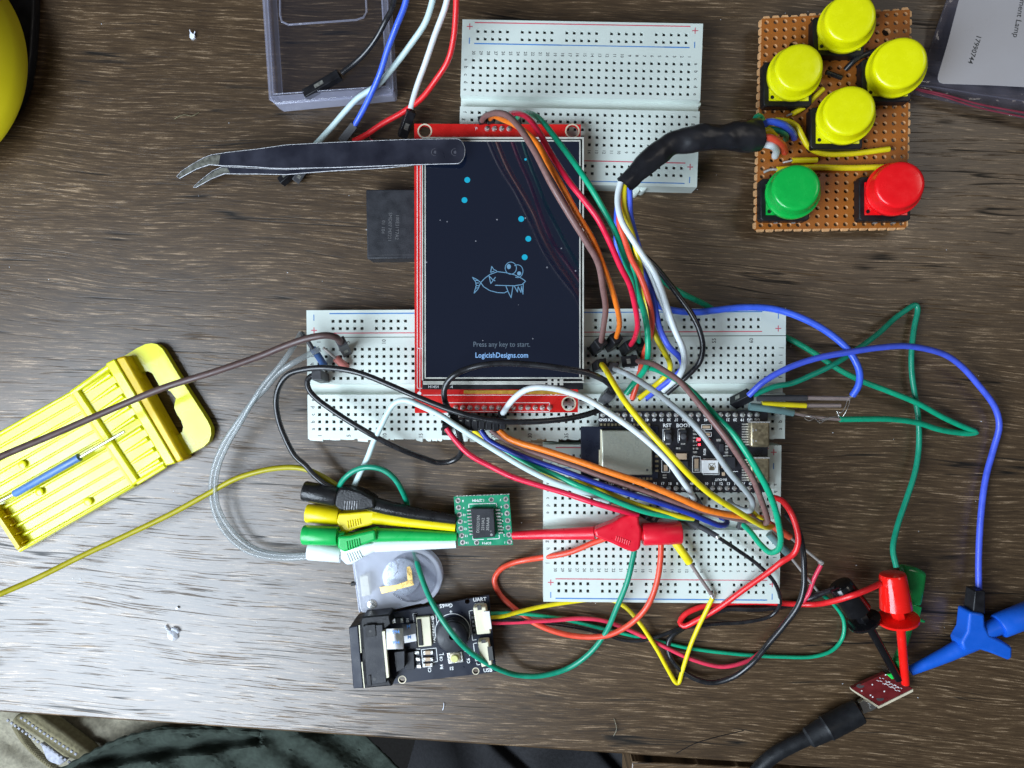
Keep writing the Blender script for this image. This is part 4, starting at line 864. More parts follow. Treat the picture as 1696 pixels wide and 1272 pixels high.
jumper('brown wire right below the orange one in the fan', [(813, 712, 14), (833, 726, 15), (861.5, 741, 15), (904, 756, 16), (960, 775, 17), (1007, 793, 18), (1074, 816, 19), (1125, 834, 19), (1186, 852, 17), (1231, 861, 13), (1250, 864, 10)], 'cbr', .98, (), group=G3)
hd = thing('connector_row', 'row of black crimp connectors plugged in below the screen header', 'connector', P(795, 705, 8.5)); hd['_org'] = tuple(P(795, 705, 8.5))
for k in range(7):
    x = 763+k*11.6; m = M(); m.rect(x-5.2, 693, x+5.2, 711+(k % 3)*1.5, 20-k*.2, 8.6); m.build('connector', MT['blk'], hd, bevel=.2)
m = M()
for k in range(7): m.rect(763+k*11.6-2, 696, 763+k*11.6+2, 697.5, 20.05-k*.2, 19.5)
m.build('crimp_edges', MT['clipm'], hd)
jumper('white wire rising from the screen header and arching to the microcontroller board', [(832, 686, 16), (838, 677, 19), (845, 667, 22), (856, 655.6, 24), (870, 646, 25), (890, 641.4, 26), (918, 643.5, 26), (946, 651, 26), (974, 662, 26), (1007, 682.6, 26), (1052, 714, 26), (1086, 743, 26), (1108, 765.5, 25), (1126, 790, 23), (1141.7, 812.5, 19), (1150, 828, 15)], 'cw', 1.02, [((829, 700, 8.6), (832, 686, 17), 2.7, 'blk', 10), ((1158, 840, 9), (1150, 826, 15), 3.0, 'dgrey', 30)], group=G3)
# long arcs over the microcontroller board
G4 = 'long jumper wires arching over the microcontroller board'
jumper('long yellow wire crossing the shield can diagonally', [(997, 604, 21), (1003, 612, 23), (1010, 624, 26), (1023, 646, 29), (1039, 670, 32), (1074, 713, 35), (1108, 750, 35), (1142, 787, 33), (1175, 817, 30), (1220, 846, 25), (1250, 864, 20), (1268, 873, 15), (1278, 872, 12)], 'cy', 1.0, [((988, 609, 8.6), (997, 602, 21), 3.2, 'blk', 10)], group=G4)
jumper('light grey wire arching over the white lamp and curling at its end', [(1018, 611, 20), (1041, 620.5, 23), (1074, 641, 27), (1108, 667, 30), (1141.7, 696, 32), (1162, 718, 33), (1186.5, 751, 32), (1209, 783, 30), (1231, 808, 27), (1245, 827, 22), (1246, 840, 18), (1240, 846, 15), (1226, 843, 13), (1214, 837, 12), (1208, 830, 11)], 'cgr', 1.0, [((1010, 612, 8.6), (1016, 608, 19), 3.2, 'dgrey', -10)], group=G4)
jumper('brown wire running along the long green wire to the lower right', [(1055, 598, 19), (1079, 602, 22), (1101, 614, 25), (1126, 632, 28), (1153, 663, 31), (1182, 699, 33), (1203, 726, 33), (1227, 761, 31), (1247, 793, 29), (1260, 826, 26), (1269, 852, 22), (1271, 864, 18), (1262, 866, 15), (1250, 860, 13), (1241, 851, 11)], 'cbr', .98, [((1030, 600, 17), (1056, 597, 18), 3.6, 'blk', 80)], group=G4)
jumper('long green wire outermost over the microcontroller board, hooking at the lower right', [(1072, 608, 16), (1090, 613, 19), (1112, 624, 22), (1131, 636, 25), (1154, 656, 28), (1186.5, 690, 32), (1215.6, 720, 33), (1238, 752, 33), (1254, 779, 32), (1270, 808, 30), (1283, 841, 26), (1291.5, 878, 22), (1293, 899, 18), (1287, 912, 15), (1274, 914.5, 13), (1258, 900, 12), (1243, 881, 11), (1229.6, 868, 10)], 'cg', 1.05, [((1036, 607, 9), (1070, 608, 14), 3.0, 'white', 80), ((1222, 868, 9.4), (1231, 871, 9.6), 3.0, 'dgrey', 60)], group=G4)
jumper('short stub of yellow wire beside the brown hook on the lower breadboard', [(1246, 846, 11), (1254, 855, 14), (1264, 862, 12)], 'cy', .8, group=G4)
jumper('orange sleeved lead with a long bare tip by the lower breadboard corner', [(1272, 866, 11), (1284, 874, 12), (1296, 882, 12), (1308, 889, 11)], 'hsr', 1.2, (), (('bare_lead', [(1306, 888, 11), (1332, 909, 9), (1360, 932, 8)], .5, 'lead'), ('solder', [(1357, 930, 8), (1362, 933, 8)], .9, 'solder')), group='sleeved component leads')
jumper('grey-blue sleeved lead leaning over the lower breadboard edge', [(1273.6, 883.6, 11), (1290, 901, 11), (1307, 919, 10)], 'hsg', 1.35, (), (('bare_lead', [(1305, 917, 10), (1332, 951, 7), (1357, 982, 4)], .5, 'lead'), ('solder', [(1350, 983, 3.5), (1360, 981, 3.5)], .5, 'solder')), group='sleeved component leads')
jumper('yellow sleeved lead pointing down right below the red clip', [(1118, 897, 13), (1130, 914, 13), (1142, 931, 12)], 'hsy', 1.45, (), (('bare_lead', [(1140, 928, 12), (1160, 958, 11), (1180, 987, 10)], .65, 'leadr'), ('solder', [(1178, 984, 10), (1181, 990, 10)], .8, 'solder')), group='sleeved component leads')
jumper('blue sleeved lead leaning on the left end of the long breadboard', [(517.6, 577, 15), (528, 591, 13), (538, 607, 10)], 'hsb', 1.25, (), (('bare_lead', [(499, 551, 18), (508, 562, 16), (518, 578, 15)], .75, 'hsgr'),), group='sleeved component leads')
jumper('pink sleeved lead beside the blue one on the long breadboard', [(556, 593, 13), (564, 600, 12), (574, 609, 10)], 'hsp', (1.35), (), (('bare_lead', [(535, 576, 16), (546, 585, 15), (557, 594, 13)], .5, 'lead'),), group='sleeved component leads')
# left jumpers
jumper('brown-black wire from the left edge over the yellow case to the long breadboard', [(-40, 778, 34), (0, 757, 32), (90, 719, 28), (179, 680.4, 25), (269, 643, 24), (358, 615, 24), (430, 590, 24), (481, 569.5, 25), (515, 559, 26), (542, 555.5, 26), (557, 559, 24), (566, 569, 20)], 'cbrd', 1.12, [((573, 583, 8.6), (565, 566, 21), 3.2, 'dgrey', 30)])
jumper('black wire sagging below the long breadboard from its left end to the header', [(524, 621, 17), (515, 623, 17), (509, 631, 17), (511, 644, 17), (522, 658, 17), (554, 682, 17), (595, 708, 17), (636, 731, 15), (675, 749, 12), (704, 759.5, 9), (725, 766, 7), (748, 764, 7), (761, 755, 9), (765, 742, 12), (762, 724, 15), (757, 705, 17)], 'ck', .98, [((538, 627, 8.6), (524, 621, 19), 3.2, 'dgrey', 5), ((752, 703, 8.6), (752, 695, 20), 2.8, 'blk', 0)])
jumper('black wire looping over the lower part of the screen', [(754, 692, 17), (744, 679, 20), (737, 664, 22), (736, 645, 24), (743, 630, 25), (756, 619, 26), (771, 612, 26), (800, 604.5, 27), (837, 601.5, 27), (887, 604.5, 27), (937, 611, 27), (974, 618, 26), (1003, 631, 25), (1014, 643, 22), (1014, 652, 19)], 'ck', 1.0, [((1000, 662, 9), (1014, 648, 20), 3.4, 'dgrey', 60)])
# right-hand jumpers
jumper('blue wire from the two-wire connector looping right to the blue clip', [(1240, 655, 15), (1265, 632, 18), (1302, 611, 20), (1350, 594, 20), (1408, 583, 19), (1454, 576, 17), (1499, 573, 14), (1539, 579, 11), (1569, 589.5, 8), (1594, 608, 6), (1621, 638, 5), (1648, 675, 4), (1655, 705, 3), (1646, 742, 2), (1633, 790, 2), (1625, 850, 3), (1621, 920, 4), (1621, 982, 5)], 'cbp', 1.05, [((1214, 668, 9), (1243, 653, 14), 3.4, 'blk', 60)])
jumper('green wire with a sharp bend at upper right, down to the green clip', [(1248, 654, 14), (1283, 640, 15), (1311, 635, 14), (1347, 620, 13), (1378, 605, 12), (1408, 586.5, 10), (1454, 553, 7), (1484, 525.6, 4), (1503, 512, 3), (1514, 505, 2.5), (1518.5, 506, 2.5), (1520, 514, 2.5), (1514.6, 541, 2.5), (1510, 580, 3), (1510, 614, 3), (1514.6, 650, 3), (1521, 693, 3), (1522, 738.6, 3), (1516, 780, 4), (1502, 825, 6), (1486, 873, 9), (1479, 910, 12), (1485, 940, 14)], 'cgd', .95)
# lower cluster
G5 = 'leads below the lower breadboard'
jumper('red loop wire hanging from the red clip beside the green circuit board', [(1002, 892, 14), (980, 900, 13), (944, 914.7, 11), (900, 923, 7), (871, 927.5, 3), (848, 933, 1.6), (829, 943, 1.3), (819, 960, 1.3), (827, 983, 1.3), (857, 1012, 2.5), (882, 1030, 4), (919, 1046, 5), (963, 1054.5, 6), (1007, 1052, 8), (1043, 1034, 10), (1072, 1004, 13), (1087, 968, 14), (1094, 925, 15), (1095, 898, 15)], 'corr', 1.0, group=G5)
jumper('thick red wire over the lower breadboard corner leading to the red mini clip', [(1280, 824, 12), (1293.5, 828, 15), (1309, 847, 18), (1320, 877, 19), (1322, 899, 19), (1315, 917, 18), (1294, 931, 17), (1273.6, 947, 15), (1234, 975, 12), (1190, 1007, 8), (1155, 1027, 5), (1132, 1037, 3), (1126, 1031, 2), (1133, 1019, 1.6), (1153, 1008, 1.5), (1193, 999.5, 1.5), (1255, 997, 1.5), (1310, 1000, 2), (1345, 1001, 5), (1372, 997.5, 11), (1415, 985, 17), (1440, 975, 16), (1457, 967, 14)], 'cr', 1.0, group=G5)
jumper('thick black wire looping below the lower breadboard to the black mini clip', [(1302, 852, 8), (1316, 868, 12), (1324, 884, 16), (1330, 914, 20), (1332, 943, 21), (1331, 976, 21), (1322, 1003, 20), (1299, 1035, 17), (1272, 1067, 13), (1244, 1100, 8), (1211, 1123, 5), (1175, 1130.5, 3), (1138, 1117, 2), (1113, 1092, 1.5), (1106, 1069, 1.3), (1113, 1053, 1.3), (1130, 1041, 1.3), (1165, 1022, 1.2), (1200, 1009, 1.2), (1255, 1009, 1.2), (1299, 1004, 1.3), (1336, 993, 3), (1366, 981, 8), (1385, 974, 12)], 'ck', .97, group=G5)
jumper('pinkish red scanner wire ending in a soldered tip near the black mini clip', [(1360, 936, 7), (1348.5, 958, 6), (1338, 986, 4), (1322, 1006, 3), (1304, 1026, 2.5), (1281, 1055, 2), (1262, 1078, 2), (1244, 1092, 2), (1219, 1101, 2), (1193, 1104, 2), (1146, 1092, 2), (1091, 1066.5, 2), (1036, 1041, 2), (999, 1028, 2), (963, 1024.4, 2.5), (908, 1028, 4), (853, 1030.6, 5), (812, 1031.7, 6)], 'cpink', .75, group=G5)
jumper('green scanner wire sweeping wide to the right below everything', [(1358, 982, 4), (1380, 1000, 3), (1397, 1026, 2), (1396, 1055, 1.5), (1380, 1076, 1.2), (1350, 1087, 1.0), (1292, 1087.7, 1), (1219, 1083, 1), (1146, 1074, 1), (1072, 1058.5, 1), (999, 1041, 1.5), (944, 1028, 2), (890, 1019, 3), (848, 1015.5, 5), (812, 1016, 6.5)], 'cg', .68, group=G5)
jumper('yellow scanner wire with a sharp bend at the bottom', [(812, 1022, 6.5), (835, 1020, 6), (853, 1015, 5), (890, 1006, 3), (944, 997, 2), (985, 992.6, 1.5), (1014, 994, 1.5), (1036, 1006, 2), (1058, 1030, 3.5), (1087, 1073.8, 3), (1108, 1112, 2), (1120, 1131, 1), (1124, 1131, 1), (1129, 1115, 2), (1146, 1063, 5), (1180, 990, 10)], 'cy', .78, group=G5)
jumper('thin black scanner wire crossing the lower breadboard to the grey sleeved tip', [(1188, 889, 13), (1217, 908, 12.5), (1253.5, 934, 12), (1279.5, 960, 12), (1291, 985, 9), (1291, 1003, 6), (1277, 1020, 3.5), (1237, 1030, 3), (1182, 1033.6, 3), (1127, 1041, 3), (1091, 1054, 3), (1058, 1061, 2), (1029, 1059, 2), (1004, 1051, 2), (960, 1040, 2), (890, 1030, 4), (812, 1026, 6)], 'ck', .68, (),
       (('heat_shrink', [(1124, 858, 13), (1140, 864, 13), (1154, 870, 13)], (1.0, 1.9), 'hsgr'), ('bare_lead', [(1153, 869, 13), (1170, 878, 13), (1189, 889, 13)], .95, 'hsgr'), ('solder', [(1187, 887, 13.4), (1189, 891, 13.4)], .8, 'solder')), group=G5)
jumper('salmon connector stub with a grey housing on the lower breadboard', [(1010, 836, 12), (1026, 841, 12), (1042, 846, 11)], 'hsp', 1.0, [((994, 832, 11), (1012, 836, 12), 2.7, 'dgrey', 80)], group=G3)
jumper('white wire running from the long breadboard through the fan to the lower board', [(586, 806, 6), (596, 784, 9), (608, 760, 12), (620, 729, 15), (634, 700, 17), (643, 682, 18), (652, 669, 19), (663, 663.5, 20), (676, 663.5, 21), (696, 671.6, 21), (726, 686, 21), (762, 709, 21), (819, 744.7, 20), (868.6, 774.4, 20), (918, 798.5, 20), (960, 812.5, 19), (985, 821, 17), (1006, 830, 13)], 'cwc', 1.0)
# ================================================================== TEST CLIPS
cc6 = crop(480, 760, 4.24); cc5 = crop(880, 820, 3.855)
def clip(label, key, barrel, bodies, nose, wire=None, ridges=None, rk=None, name='test_clip', group='grabber test clips'):
    (a, b, r) = barrel
    org = P(a[0], a[1], 0); root = thing(name, label, 'test clip', org, group); root['_org'] = tuple(org)
    A, B = P(*a), P(*b); L = (B-A).length/U
    m = M(); m.lathe(A, B, [(-.1, r*.82), (.05, r*.93), (.5, r), (L-.4, r*.96), (L, r*.9)], 0, 32); m.build('plunger', MT[key], root)
    m = M(); m.lathe(P(*a), P(*b), [(L-.2, r*.55), (L+2.4, r*.5)], 0, 20); m.build('plunger_stem', MT[key], root)
    for q, z1, z0 in bodies:
        m = M(); m.prism(q, z1, z0, 0, .03); m.build('grip', MT[key], root, bevel=.9, seg=3)
    m = M(); pts = path(nose[0], 1.2); k = len(pts); m.tube(pts, [nose[1]*(1-i/(k-1))+nose[2]*i/(k-1) for i in range(k)], 0, 24); m.build('nose', MT[key], root)
    if ridges:
        m = M()
        for (x0, y0), (x1, y1), z in ridges: m.tube([P(x0, y0, z), P(x1, y1, z)], .22, 0, 6)
        m.build('grip_ridges', MT[rk or key], root)
    if wire:
        for k_, p_, r_ in wire:
            m = M(); m.tube(path(p_), r_, 0, 12); m.build('lead_wire', MT[k_], root)
    return root
def body4(pts): return [cc6(*p) for p in pts]
clip('white grabber test clip, lowest of the four in the stack', 'pcw', ((511, 912, 4), (566, 917, 4), 3.35),
     [(body4([(318, 640), (420, 615), (520, 600), (630, 585), (625, 640), (520, 690), (430, 745), (395, 748), (350, 700)]), 6.5, .6)], ([(*cc6(600, 605), 4.2), (*cc6(800, 600), 4.5), (*cc6(1170, 592), 6)], 2.6, 1.7),
     [('tubc', [(512, 923, 3), (470, 925, 2), (424, 918, 2), (397, 904.5, 2.5), (370.5, 877.6, 4), (355, 845, 5), (350, 809, 7), (355, 773, 8), (371, 734, 10), (397, 695, 13), (424, 659, 16), (440, 643, 17), (460, 618.5, 18), (491, 598, 19), (530, 577.6, 17)], 1.0),
      ('tubc', [(512, 919, 4), (470, 919, 3.5), (430, 912, 3.5), (403, 897, 4), (377, 870, 5.5), (361, 840, 7), (357, 809, 8.5), (361, 775, 9.5), (377, 736, 11), (400, 697, 14), (424, 656, 17), (440, 633, 18), (460, 610, 19), (481, 582, 19.5), (499, 551, 18)], .9)],
     [(cc6(400+k*17, 665-k*4), cc6(424+k*17, 725-k*6), 6.6) for k in range(6)])
clip('yellow grabber test clip, second from top of the stack', 'pcy', ((508, 850, 4), (562, 855, 4), 3.35),
     [(body4([(340, 385), (420, 380), (520, 370), (620, 365), (622, 440), (560, 470), (470, 490), (385, 530), (360, 520), (325, 440)]), 7, .6)], ([(*cc6(590, 400), 4.6), (*cc6(800, 430), 5), (*cc6(1165, 478), 6)], 2.9, 1.6),
     [('cmust', [(-30, 998, 24), (0, 984, 22), (60, 958, 18), (137, 920, 14), (209, 886.6, 11), (284, 850.7, 9), (344, 818, 8), (388, 794, 8), (424, 782, 8), (450, 776.5, 8), (480, 774, 8), (504, 776.5, 8), (532, 788, 7.5), (562, 807, 6)], .98)],
     [(cc6(405+k*17, 435-k*3), cc6(412+k*17, 485-k*5), 7.1) for k in range(6)])
clip('green grabber test clip between the yellow and the white one', 'pcg', ((502, 886, 8), (560, 888, 8), 3.45),
     [(body4([(335, 545), (420, 540), (500, 520), (600, 498), (610, 575), (560, 590), (470, 625), (380, 658), (332, 625)]), 11, 4.5)], ([(*cc6(580, 535), 7.5), (*cc6(800, 535), 7), (*cc6(1172, 545), 6.2)], 2.5, 1.6),
     [('cgd', [(562, 806, 8), (569, 794, 10), (586, 780, 12), (609, 773.5, 14), (633, 777.5, 14), (652, 791, 13), (666, 813, 10), (675, 838, 4), (680, 870, 1.2), (683, 900, 1.2), (688, 920, 3), (692, 937, 6), (705, 974.6, 10), (718.5, 1003, 13), (742.7, 1040.7, 15), (769, 1071.5, 14), (802, 1095.7, 11), (835, 1112, 7), (860, 1118.5, 4), (897, 1119, 2.5), (941, 1106.7, 2.5), (977.5, 1081, 5), (1003, 1048, 8), (1021, 1008, 12), (1040, 960, 15), (1051, 912, 15)], .95)],
     [(cc6(400+k*17, 580-k*4), cc6(408+k*17, 640-k*6), 11.1) for k in range(6)])
clip('black grabber test clip on top of the stack of four', 'pck', ((503, 813, 8.5), (559, 823, 8.5), 3.6),
     [(body4([(345, 200), (420, 205), (500, 230), (590, 280), (600, 350), (520, 362), (420, 365), (350, 362), (310, 330), (320, 260)]), 12, 5)], ([(*cc6(560, 310), 8.5), (*cc6(720, 350), 8.5), (*cc6(900, 385), 8), (*cc6(1165, 425), 7)], 2.7, 1.75),
     [('ck', [(552, 808, 8), (539, 802, 9), (518, 785, 10), (506, 771, 10.5), (489, 756, 11), (474, 729, 12), (462, 698, 13), (457, 664, 14), (462.5, 639, 16), (477, 620.6, 18), (501, 612.4, 20), (532, 609, 21.5), (571, 612.4, 22), (603.5, 620.6, 23), (644, 637, 24), (705.6, 663.5, 24.5), (748, 679.6, 25), (791, 692, 25), (830, 698, 25), (876, 698.7, 24), (918, 696, 22), (960, 689.5, 19), (990, 680, 16), (1006, 672, 13)], .98)],
     [(cc6(390+k*17, 296), cc6(384+k*17, 356), 12.1) for k in range(6)], 'worn')
clip('crimson grabber test clip lying across the lower breadboard', 'pcr', ((1128, 882, 15), (1064, 885, 15), 3.9),
     [([cc5(*p) for p in [(400, 225), (450, 205), (520, 178), (575, 145), (625, 122), (672, 122), (690, 145), (692, 185), (705, 215), (705, 262), (698, 330), (690, 352), (650, 366), (600, 350), (520, 312), (450, 285), (410, 270)]], 18, 12.5)],
     ([(985, 882.5, 14.5), (940, 884, 12), (900, 885, 9), (849, 887, 6.5)], 2.3, 1.35), None,
     [(cc5(545+k*14, 262+k*5), cc5(538+k*14, 290+k*5), 18.05) for k in range(7)], group='grabber test clips')
# blue clip at the right edge
cz = crop(1240, 900, 3.419)
bc = clip('blue grabber test clip at the right edge of the desk', 'pcb', ((1712, 1014, 7), (1654, 1037, 7), 4.3),
     [([cz(*p) for p in [(1252, 388), (1338, 400), (1342, 470), (1368, 520), (1440, 555), (1497, 590), (1494, 655), (1470, 662), (1380, 625), (1310, 603), (1255, 606), (1222, 612), (1205, 560), (1240, 500)]], 10, 3)],
     ([(*cz(1290, 545), 6.5), (*cz(1200, 590), 6), (*cz(1130, 625), 5.5), (*cz(1010, 680), 5), (*cz(915, 722), 4.5)], 3.2, 1.6), None, None)
m = M(); m.lathe(P(1660, 1034, 7), P(1630, 1047, 7), [(-1, 2.9), (8, 2.8)], 0, 20); m.build('plunger_shaft', MT['pcb'], bc)
m = M(); m.prism([cz(1283, 268), cz(1342, 268), cz(1340, 402), cz(1270, 392)], 9, 3.5); m.build('lead_connector', MT['blk'], bc, bevel=.4)
# mini hooks standing on the small maroon board
def mini(label, key, head_top, head_bot, neck, disc_, rod0, rod1, r1, r0, fr=5.6):
    org = P(rod1[0], rod1[1], 0); root = thing('mini_hook_clip', label, 'test clip', org, 'mini hook clips on the small maroon board'); root['_org'] = tuple(org)
    A, B = P(*head_bot), P(*head_top); L = (B-A).length/U
    m = M(); m.lathe(A, B, [(-.05, r0*.80), (0, r0), (L*.5, (r0+r1)/2), (L-1.0, r1), (L-.3, r1*.93), (L, r1*.72), (L+.05, .1)], 0, 40); hdd = m.build('head', MT[key], root)
    m = M(); m.lathe(P(*neck), A, [(-.5, 2.2), ((A-P(*neck)).length/U+1, 2.4)], 0, 6, False); m.build('neck', MT[key], root, bevel=.2)
    D = P(*disc_); ax = (A-P(*rod1)).normalized(); m = M(); m.lathe(D-ax*.0006, D+ax*.0006, [(0, fr*.92), (.25, fr), (1.0, fr), (1.2, fr*.92)], 0, 36); m.build('finger_flange', MT[key], root)
    m = M(); pts = path([rod0, rod1], 2); k = len(pts); m.tube(pts, [1.5*(1-i/(k-1))+1.35*i/(k-1) for i in range(k)], 0, 20); m.build('rod', MT[key], root)
    m = M(); m.tube([P(rod1[0], rod1[1], rod1[2]), P(rod1[0]-2, rod1[1]+2, rod1[2]-1.5)], .5, 0, 8); m.build('hook', MT['steel'], root)
    return root
mini('glossy black mini hook clip leaning over the small maroon board', 'hkk', (1390, 967, 11.5), (1421, 1011, 11), (1430, 1026, 10.6), (*cz(655, 440), 10.3), (*cz(680, 465), 10), (*cz(850, 770), 7), 4.1, 4.5, 5.7)
mini('glossy red mini hook clip standing in front of the green clip', 'hkr', (1478, 949, 13.5), (1484, 1007, 13), (1489, 1021, 12.6), (*cz(845, 428), 12.3), (*cz(858, 445), 12), (*cz(888, 795), 7.5), 4.25, 5.1, 6.7)
gm = thing('flat_hook_clip', 'dark green hook clip behind the red mini clip', 'test clip', P(1520, 985, 0)); gm['_org'] = tuple(P(1520, 985, 0))
m = M(); m.prism([cz(880, 130), cz(960, 142), cz(1018, 170), cz(1000, 290), cz(985, 365), cz(925, 345), cz(900, 240)], 7, 2); m.build('head', MT['hkg'], gm, bevel=1.4, seg=3)
m = M(); m.prism([cz(925, 340), cz(985, 362), cz(970, 425), cz(1005, 440), cz(1000, 452), cz(930, 440), cz(915, 420)], 6, 2.4); m.build('neck', MT['hkg'], gm, bevel=.6)
m = M(); m.tube(path([(*cz(915, 440), 4), (*cz(880, 560), 4.5), (*cz(835, 670), 5)]), 1.4, 0, 14); m.tube(path([(*cz(835, 655), 7), (*cz(850, 700), 6), (*cz(862, 760), 5.5)]), 1.0, 0, 12); m.build('rod', MT['hkg'], gm)
m = M(); m.prism([cz(785, 745), cz(815, 737), cz(832, 750), cz(834, 766), cz(812, 770)], 6.6, 5.6); m.build('hook_tip', mat('bright_green_tip', (.02, .70, .10), .3), gm, bevel=.2)
# small maroon board, tipped up, with a cable plugged in
mb = thing('sensor_board', 'small maroon circuit board tipped up, holding the mini hook clips', 'circuit board', P(1460, 1142, 0)); mb['_org'] = tuple(P(1460, 1142, 0))
Z = lambda x, y: 5.6-(y-1115)*.045
m = M(); m.prism([cz(583, 822), cz(770, 737), cz(930, 822), cz(738, 918)], Z, lambda x, y: Z(x, y)-1.7, 0); m.build('circuit_board', MT['pcbmar'], mb)
m = M()
q0, q1, q2 = cz(583, 824), cz(738, 922), cz(931, 826)
m.prism([q0, (q0[0]+1, q0[1]+3.4), (q1[0]-1, q1[1]+3.6), (q1[0]+1, q1[1]+3.4), (q2[0], q2[1]+4), q2, q1], lambda x, y: Z(x, y)-.2, lambda x, y: Z(x, y)-1.9, 0)
m.build('board_edge', MT['fr4'], mb)
m = M()
for x, y, rx, ry in ((632, 808, 6.5, 3.6), (744, 880, 6.2, 3.8)): m.disc(*cz(x, y), rx, Z(0, cz(x, y)[1])+.05, 0, 18, ry=ry)
m.build('mounting_hole', MT['pblk'], mb)
m = M(); random.seed(11)
for k in range(8):
    x, y = 725+k*17, 775+k*9-(k % 2)*6
    m.ribbon([cz(x, y), cz(x+14, y+6)], .8, 5.9); m.ribbon([cz(x+16, y-14), cz(x+24, y-10)], .8, 5.9)
for k in range(4): m.ribbon([cz(770+k*18, 795+k*9), cz(790+k*18, 785+k*9), cz(800+k*18, 792+k*9)], .7, 5.9)
for x, y in ((700, 800), (768, 838), (702, 870), (640, 835), (776, 745), (690, 860)): m.disc(*cz(x, y), 1.3, 5.9, 0, 8)
m.build('white_printing', MT['pwht'], mb)
uc = thing('usb_cable', 'thick black cable plugged into the small maroon board', 'cable', P(1400, 1190, 0)); uc['_org'] = tuple(P(1400, 1190, 0))
m = M(); m.prism([cz(655, 885), cz(740, 925), cz(700, 950), cz(652, 968), cz(625, 905)], 2.9, .6); m.build('plug', MT['steel'], uc, bevel=.3)
m = M(); m.ribbon([cz(672, 905), cz(690, 912), cz(680, 926), cz(694, 936)], 1.2, 3.0); m.build('plug_mark', MT['pwht'], uc)
A, B = P(*cz(628, 950), 5), P(*cz(330, 1105), 5); L = (B-A).length/U
m = M(); m.lathe(A, B, [(-.05, 2), (0, 3.7), (.4, 4.1), (L*.22, 4.25), (L*.6, 4.25), (L*.62, 4.4), (L*.64, 4.1), (L*.66, 3.9), (L*.96, 3.5), (L*.98, 3.1), (L, 2.6)], 0, 32); m.build('strain_relief', MT['rubber'], uc)
m = M(); m.tube(path([(*cz(340, 1098), 5), (*cz(250, 1140), 4.5), (*cz(150, 1195), 4), (*cz(70, 1265), 3.4), (*cz(-30, 1400), 2.6), (*cz(-60, 1480), 2.5)]), 2.5, 0, 20); m.build('cable_jacket', MT['rubber'], uc)

# ================================================================== GREEN ADAPTER BOARD
ga = thing('adapter_board', 'small green adapter board with one black chip, held between test clips', 'circuit board', P(802, 862, 0)); ga['_org'] = tuple(P(802, 862, 0))
q = [cc6(1150, 265), cc6(1540, 250), cc6(1568, 605), cc6(1182, 612)]
ZG = 6.8
m = M(); m.prism(q, ZG, ZG-1.5); m.build('circuit_board', MT['pcbgreen'], ga, bevel=.1)
m = M(); prn = M()
for i in range(7):
    m.disc(*cc6(1180+i*5.5, 293+i*49), 4.4, ZG+.05, 0, 18, r0=2.2); m.disc(*cc6(1516+i*4.5, 283+i*50), 4.4, ZG+.05, 0, 18, r0=2.2)
m.disc(*cc6(1415, 287), 4.2, ZG+.05, 0, 18, r0=2.6); m.disc(*cc6(1312, 588), 4.2, ZG+.05, 0, 18, r0=2.6)
for i in range(16): m.ribbon([cc6(1165+i*24, 262-i*.9), cc6(1180+i*24, 261-i*.9)], 1.2, ZG+.05)
m.build('plated_holes', MT['solder'], ga)
m = M()
for i in range(7):
    m.disc(*cc6(1180+i*5.5, 293+i*49), 2.1, ZG+.04, 0, 12); m.disc(*cc6(1516+i*4.5, 283+i*50), 2.1, ZG+.04, 0, 12)
m.disc(*cc6(1415, 287), 2.5, ZG+.04, 0, 12); m.disc(*cc6(1312, 588), 2.5, ZG+.04, 0, 12)
m.build('hole_shadow', MT['pblk'], ga)
m = M(); m.prism([cc6(1270, 350), cc6(1432, 350), cc6(1442, 548), cc6(1285, 560)], ZG+2.4, ZG+.15, 0); chp = m.build('chip', MT['chip'], ga, bevel=.2)
m = M(); ra = 88
for t_, x in (('DS3231SN', 1322), ('2310A2', 1356), ('303AA8', 1390)): m.text(t_, *cc6(x, 458), 4.6, ZG+2.44, ra, bold=.01)
m.disc(*cc6(1416, 533), 2.2, ZG+2.44, 0, 12); m.text('+', *cc6(1412, 508), 4, ZG+2.44)
m.build('chip_marking', MT['chipprint'], chp)
m = M()
for i in range(8):
    x, y = 1258+i*2.4, 360+i*24; m.prism([cc6(x-16, y-4), cc6(x+14, y-4), cc6(x+14, y+6), cc6(x-16, y+6)], ZG+.6, ZG+.05)
    x, y = 1452+i*3.0, 358+i*23; m.prism([cc6(x-8, y-4), cc6(x+24, y-4), cc6(x+24, y+6), cc6(x-8, y+6)], ZG+.6, ZG+.05)
m.build('chip_leads', MT['solder'], chp)
zt = ZG+.05
for i, t_ in enumerate(('8', '9', '10', '11', '12', '13', '14')): prn.text(t_, *cc6(1216+i*5, 296+i*49), 3.6, zt, 180, bold=.02)
for i, t_ in enumerate(('7', '6', '5', '4', '3', '2', '1')): prn.text(t_, *cc6(1480+i*5, 288+i*50), 3.6, zt, 180, bold=.02)
prn.text('1.27MM', *cc6(1325, 292), 4.4, zt, 180, bold=.02); prn.text('SOP14', *cc6(1382, 592), 3.8, zt, 180, bold=.02)
prn.ribbon([cc6(1258, 345), cc6(1256, 318), cc6(1450, 312), cc6(1452, 335)], 1.1, zt); prn.ribbon([cc6(1284, 545), cc6(1286, 568), cc6(1362, 566)], 1.1, zt); prn.ribbon([cc6(1388, 564), cc6(1472, 560), cc6(1470, 535)], 1.1, zt)
prn.build('white_printing', MT['pwht'], ga)

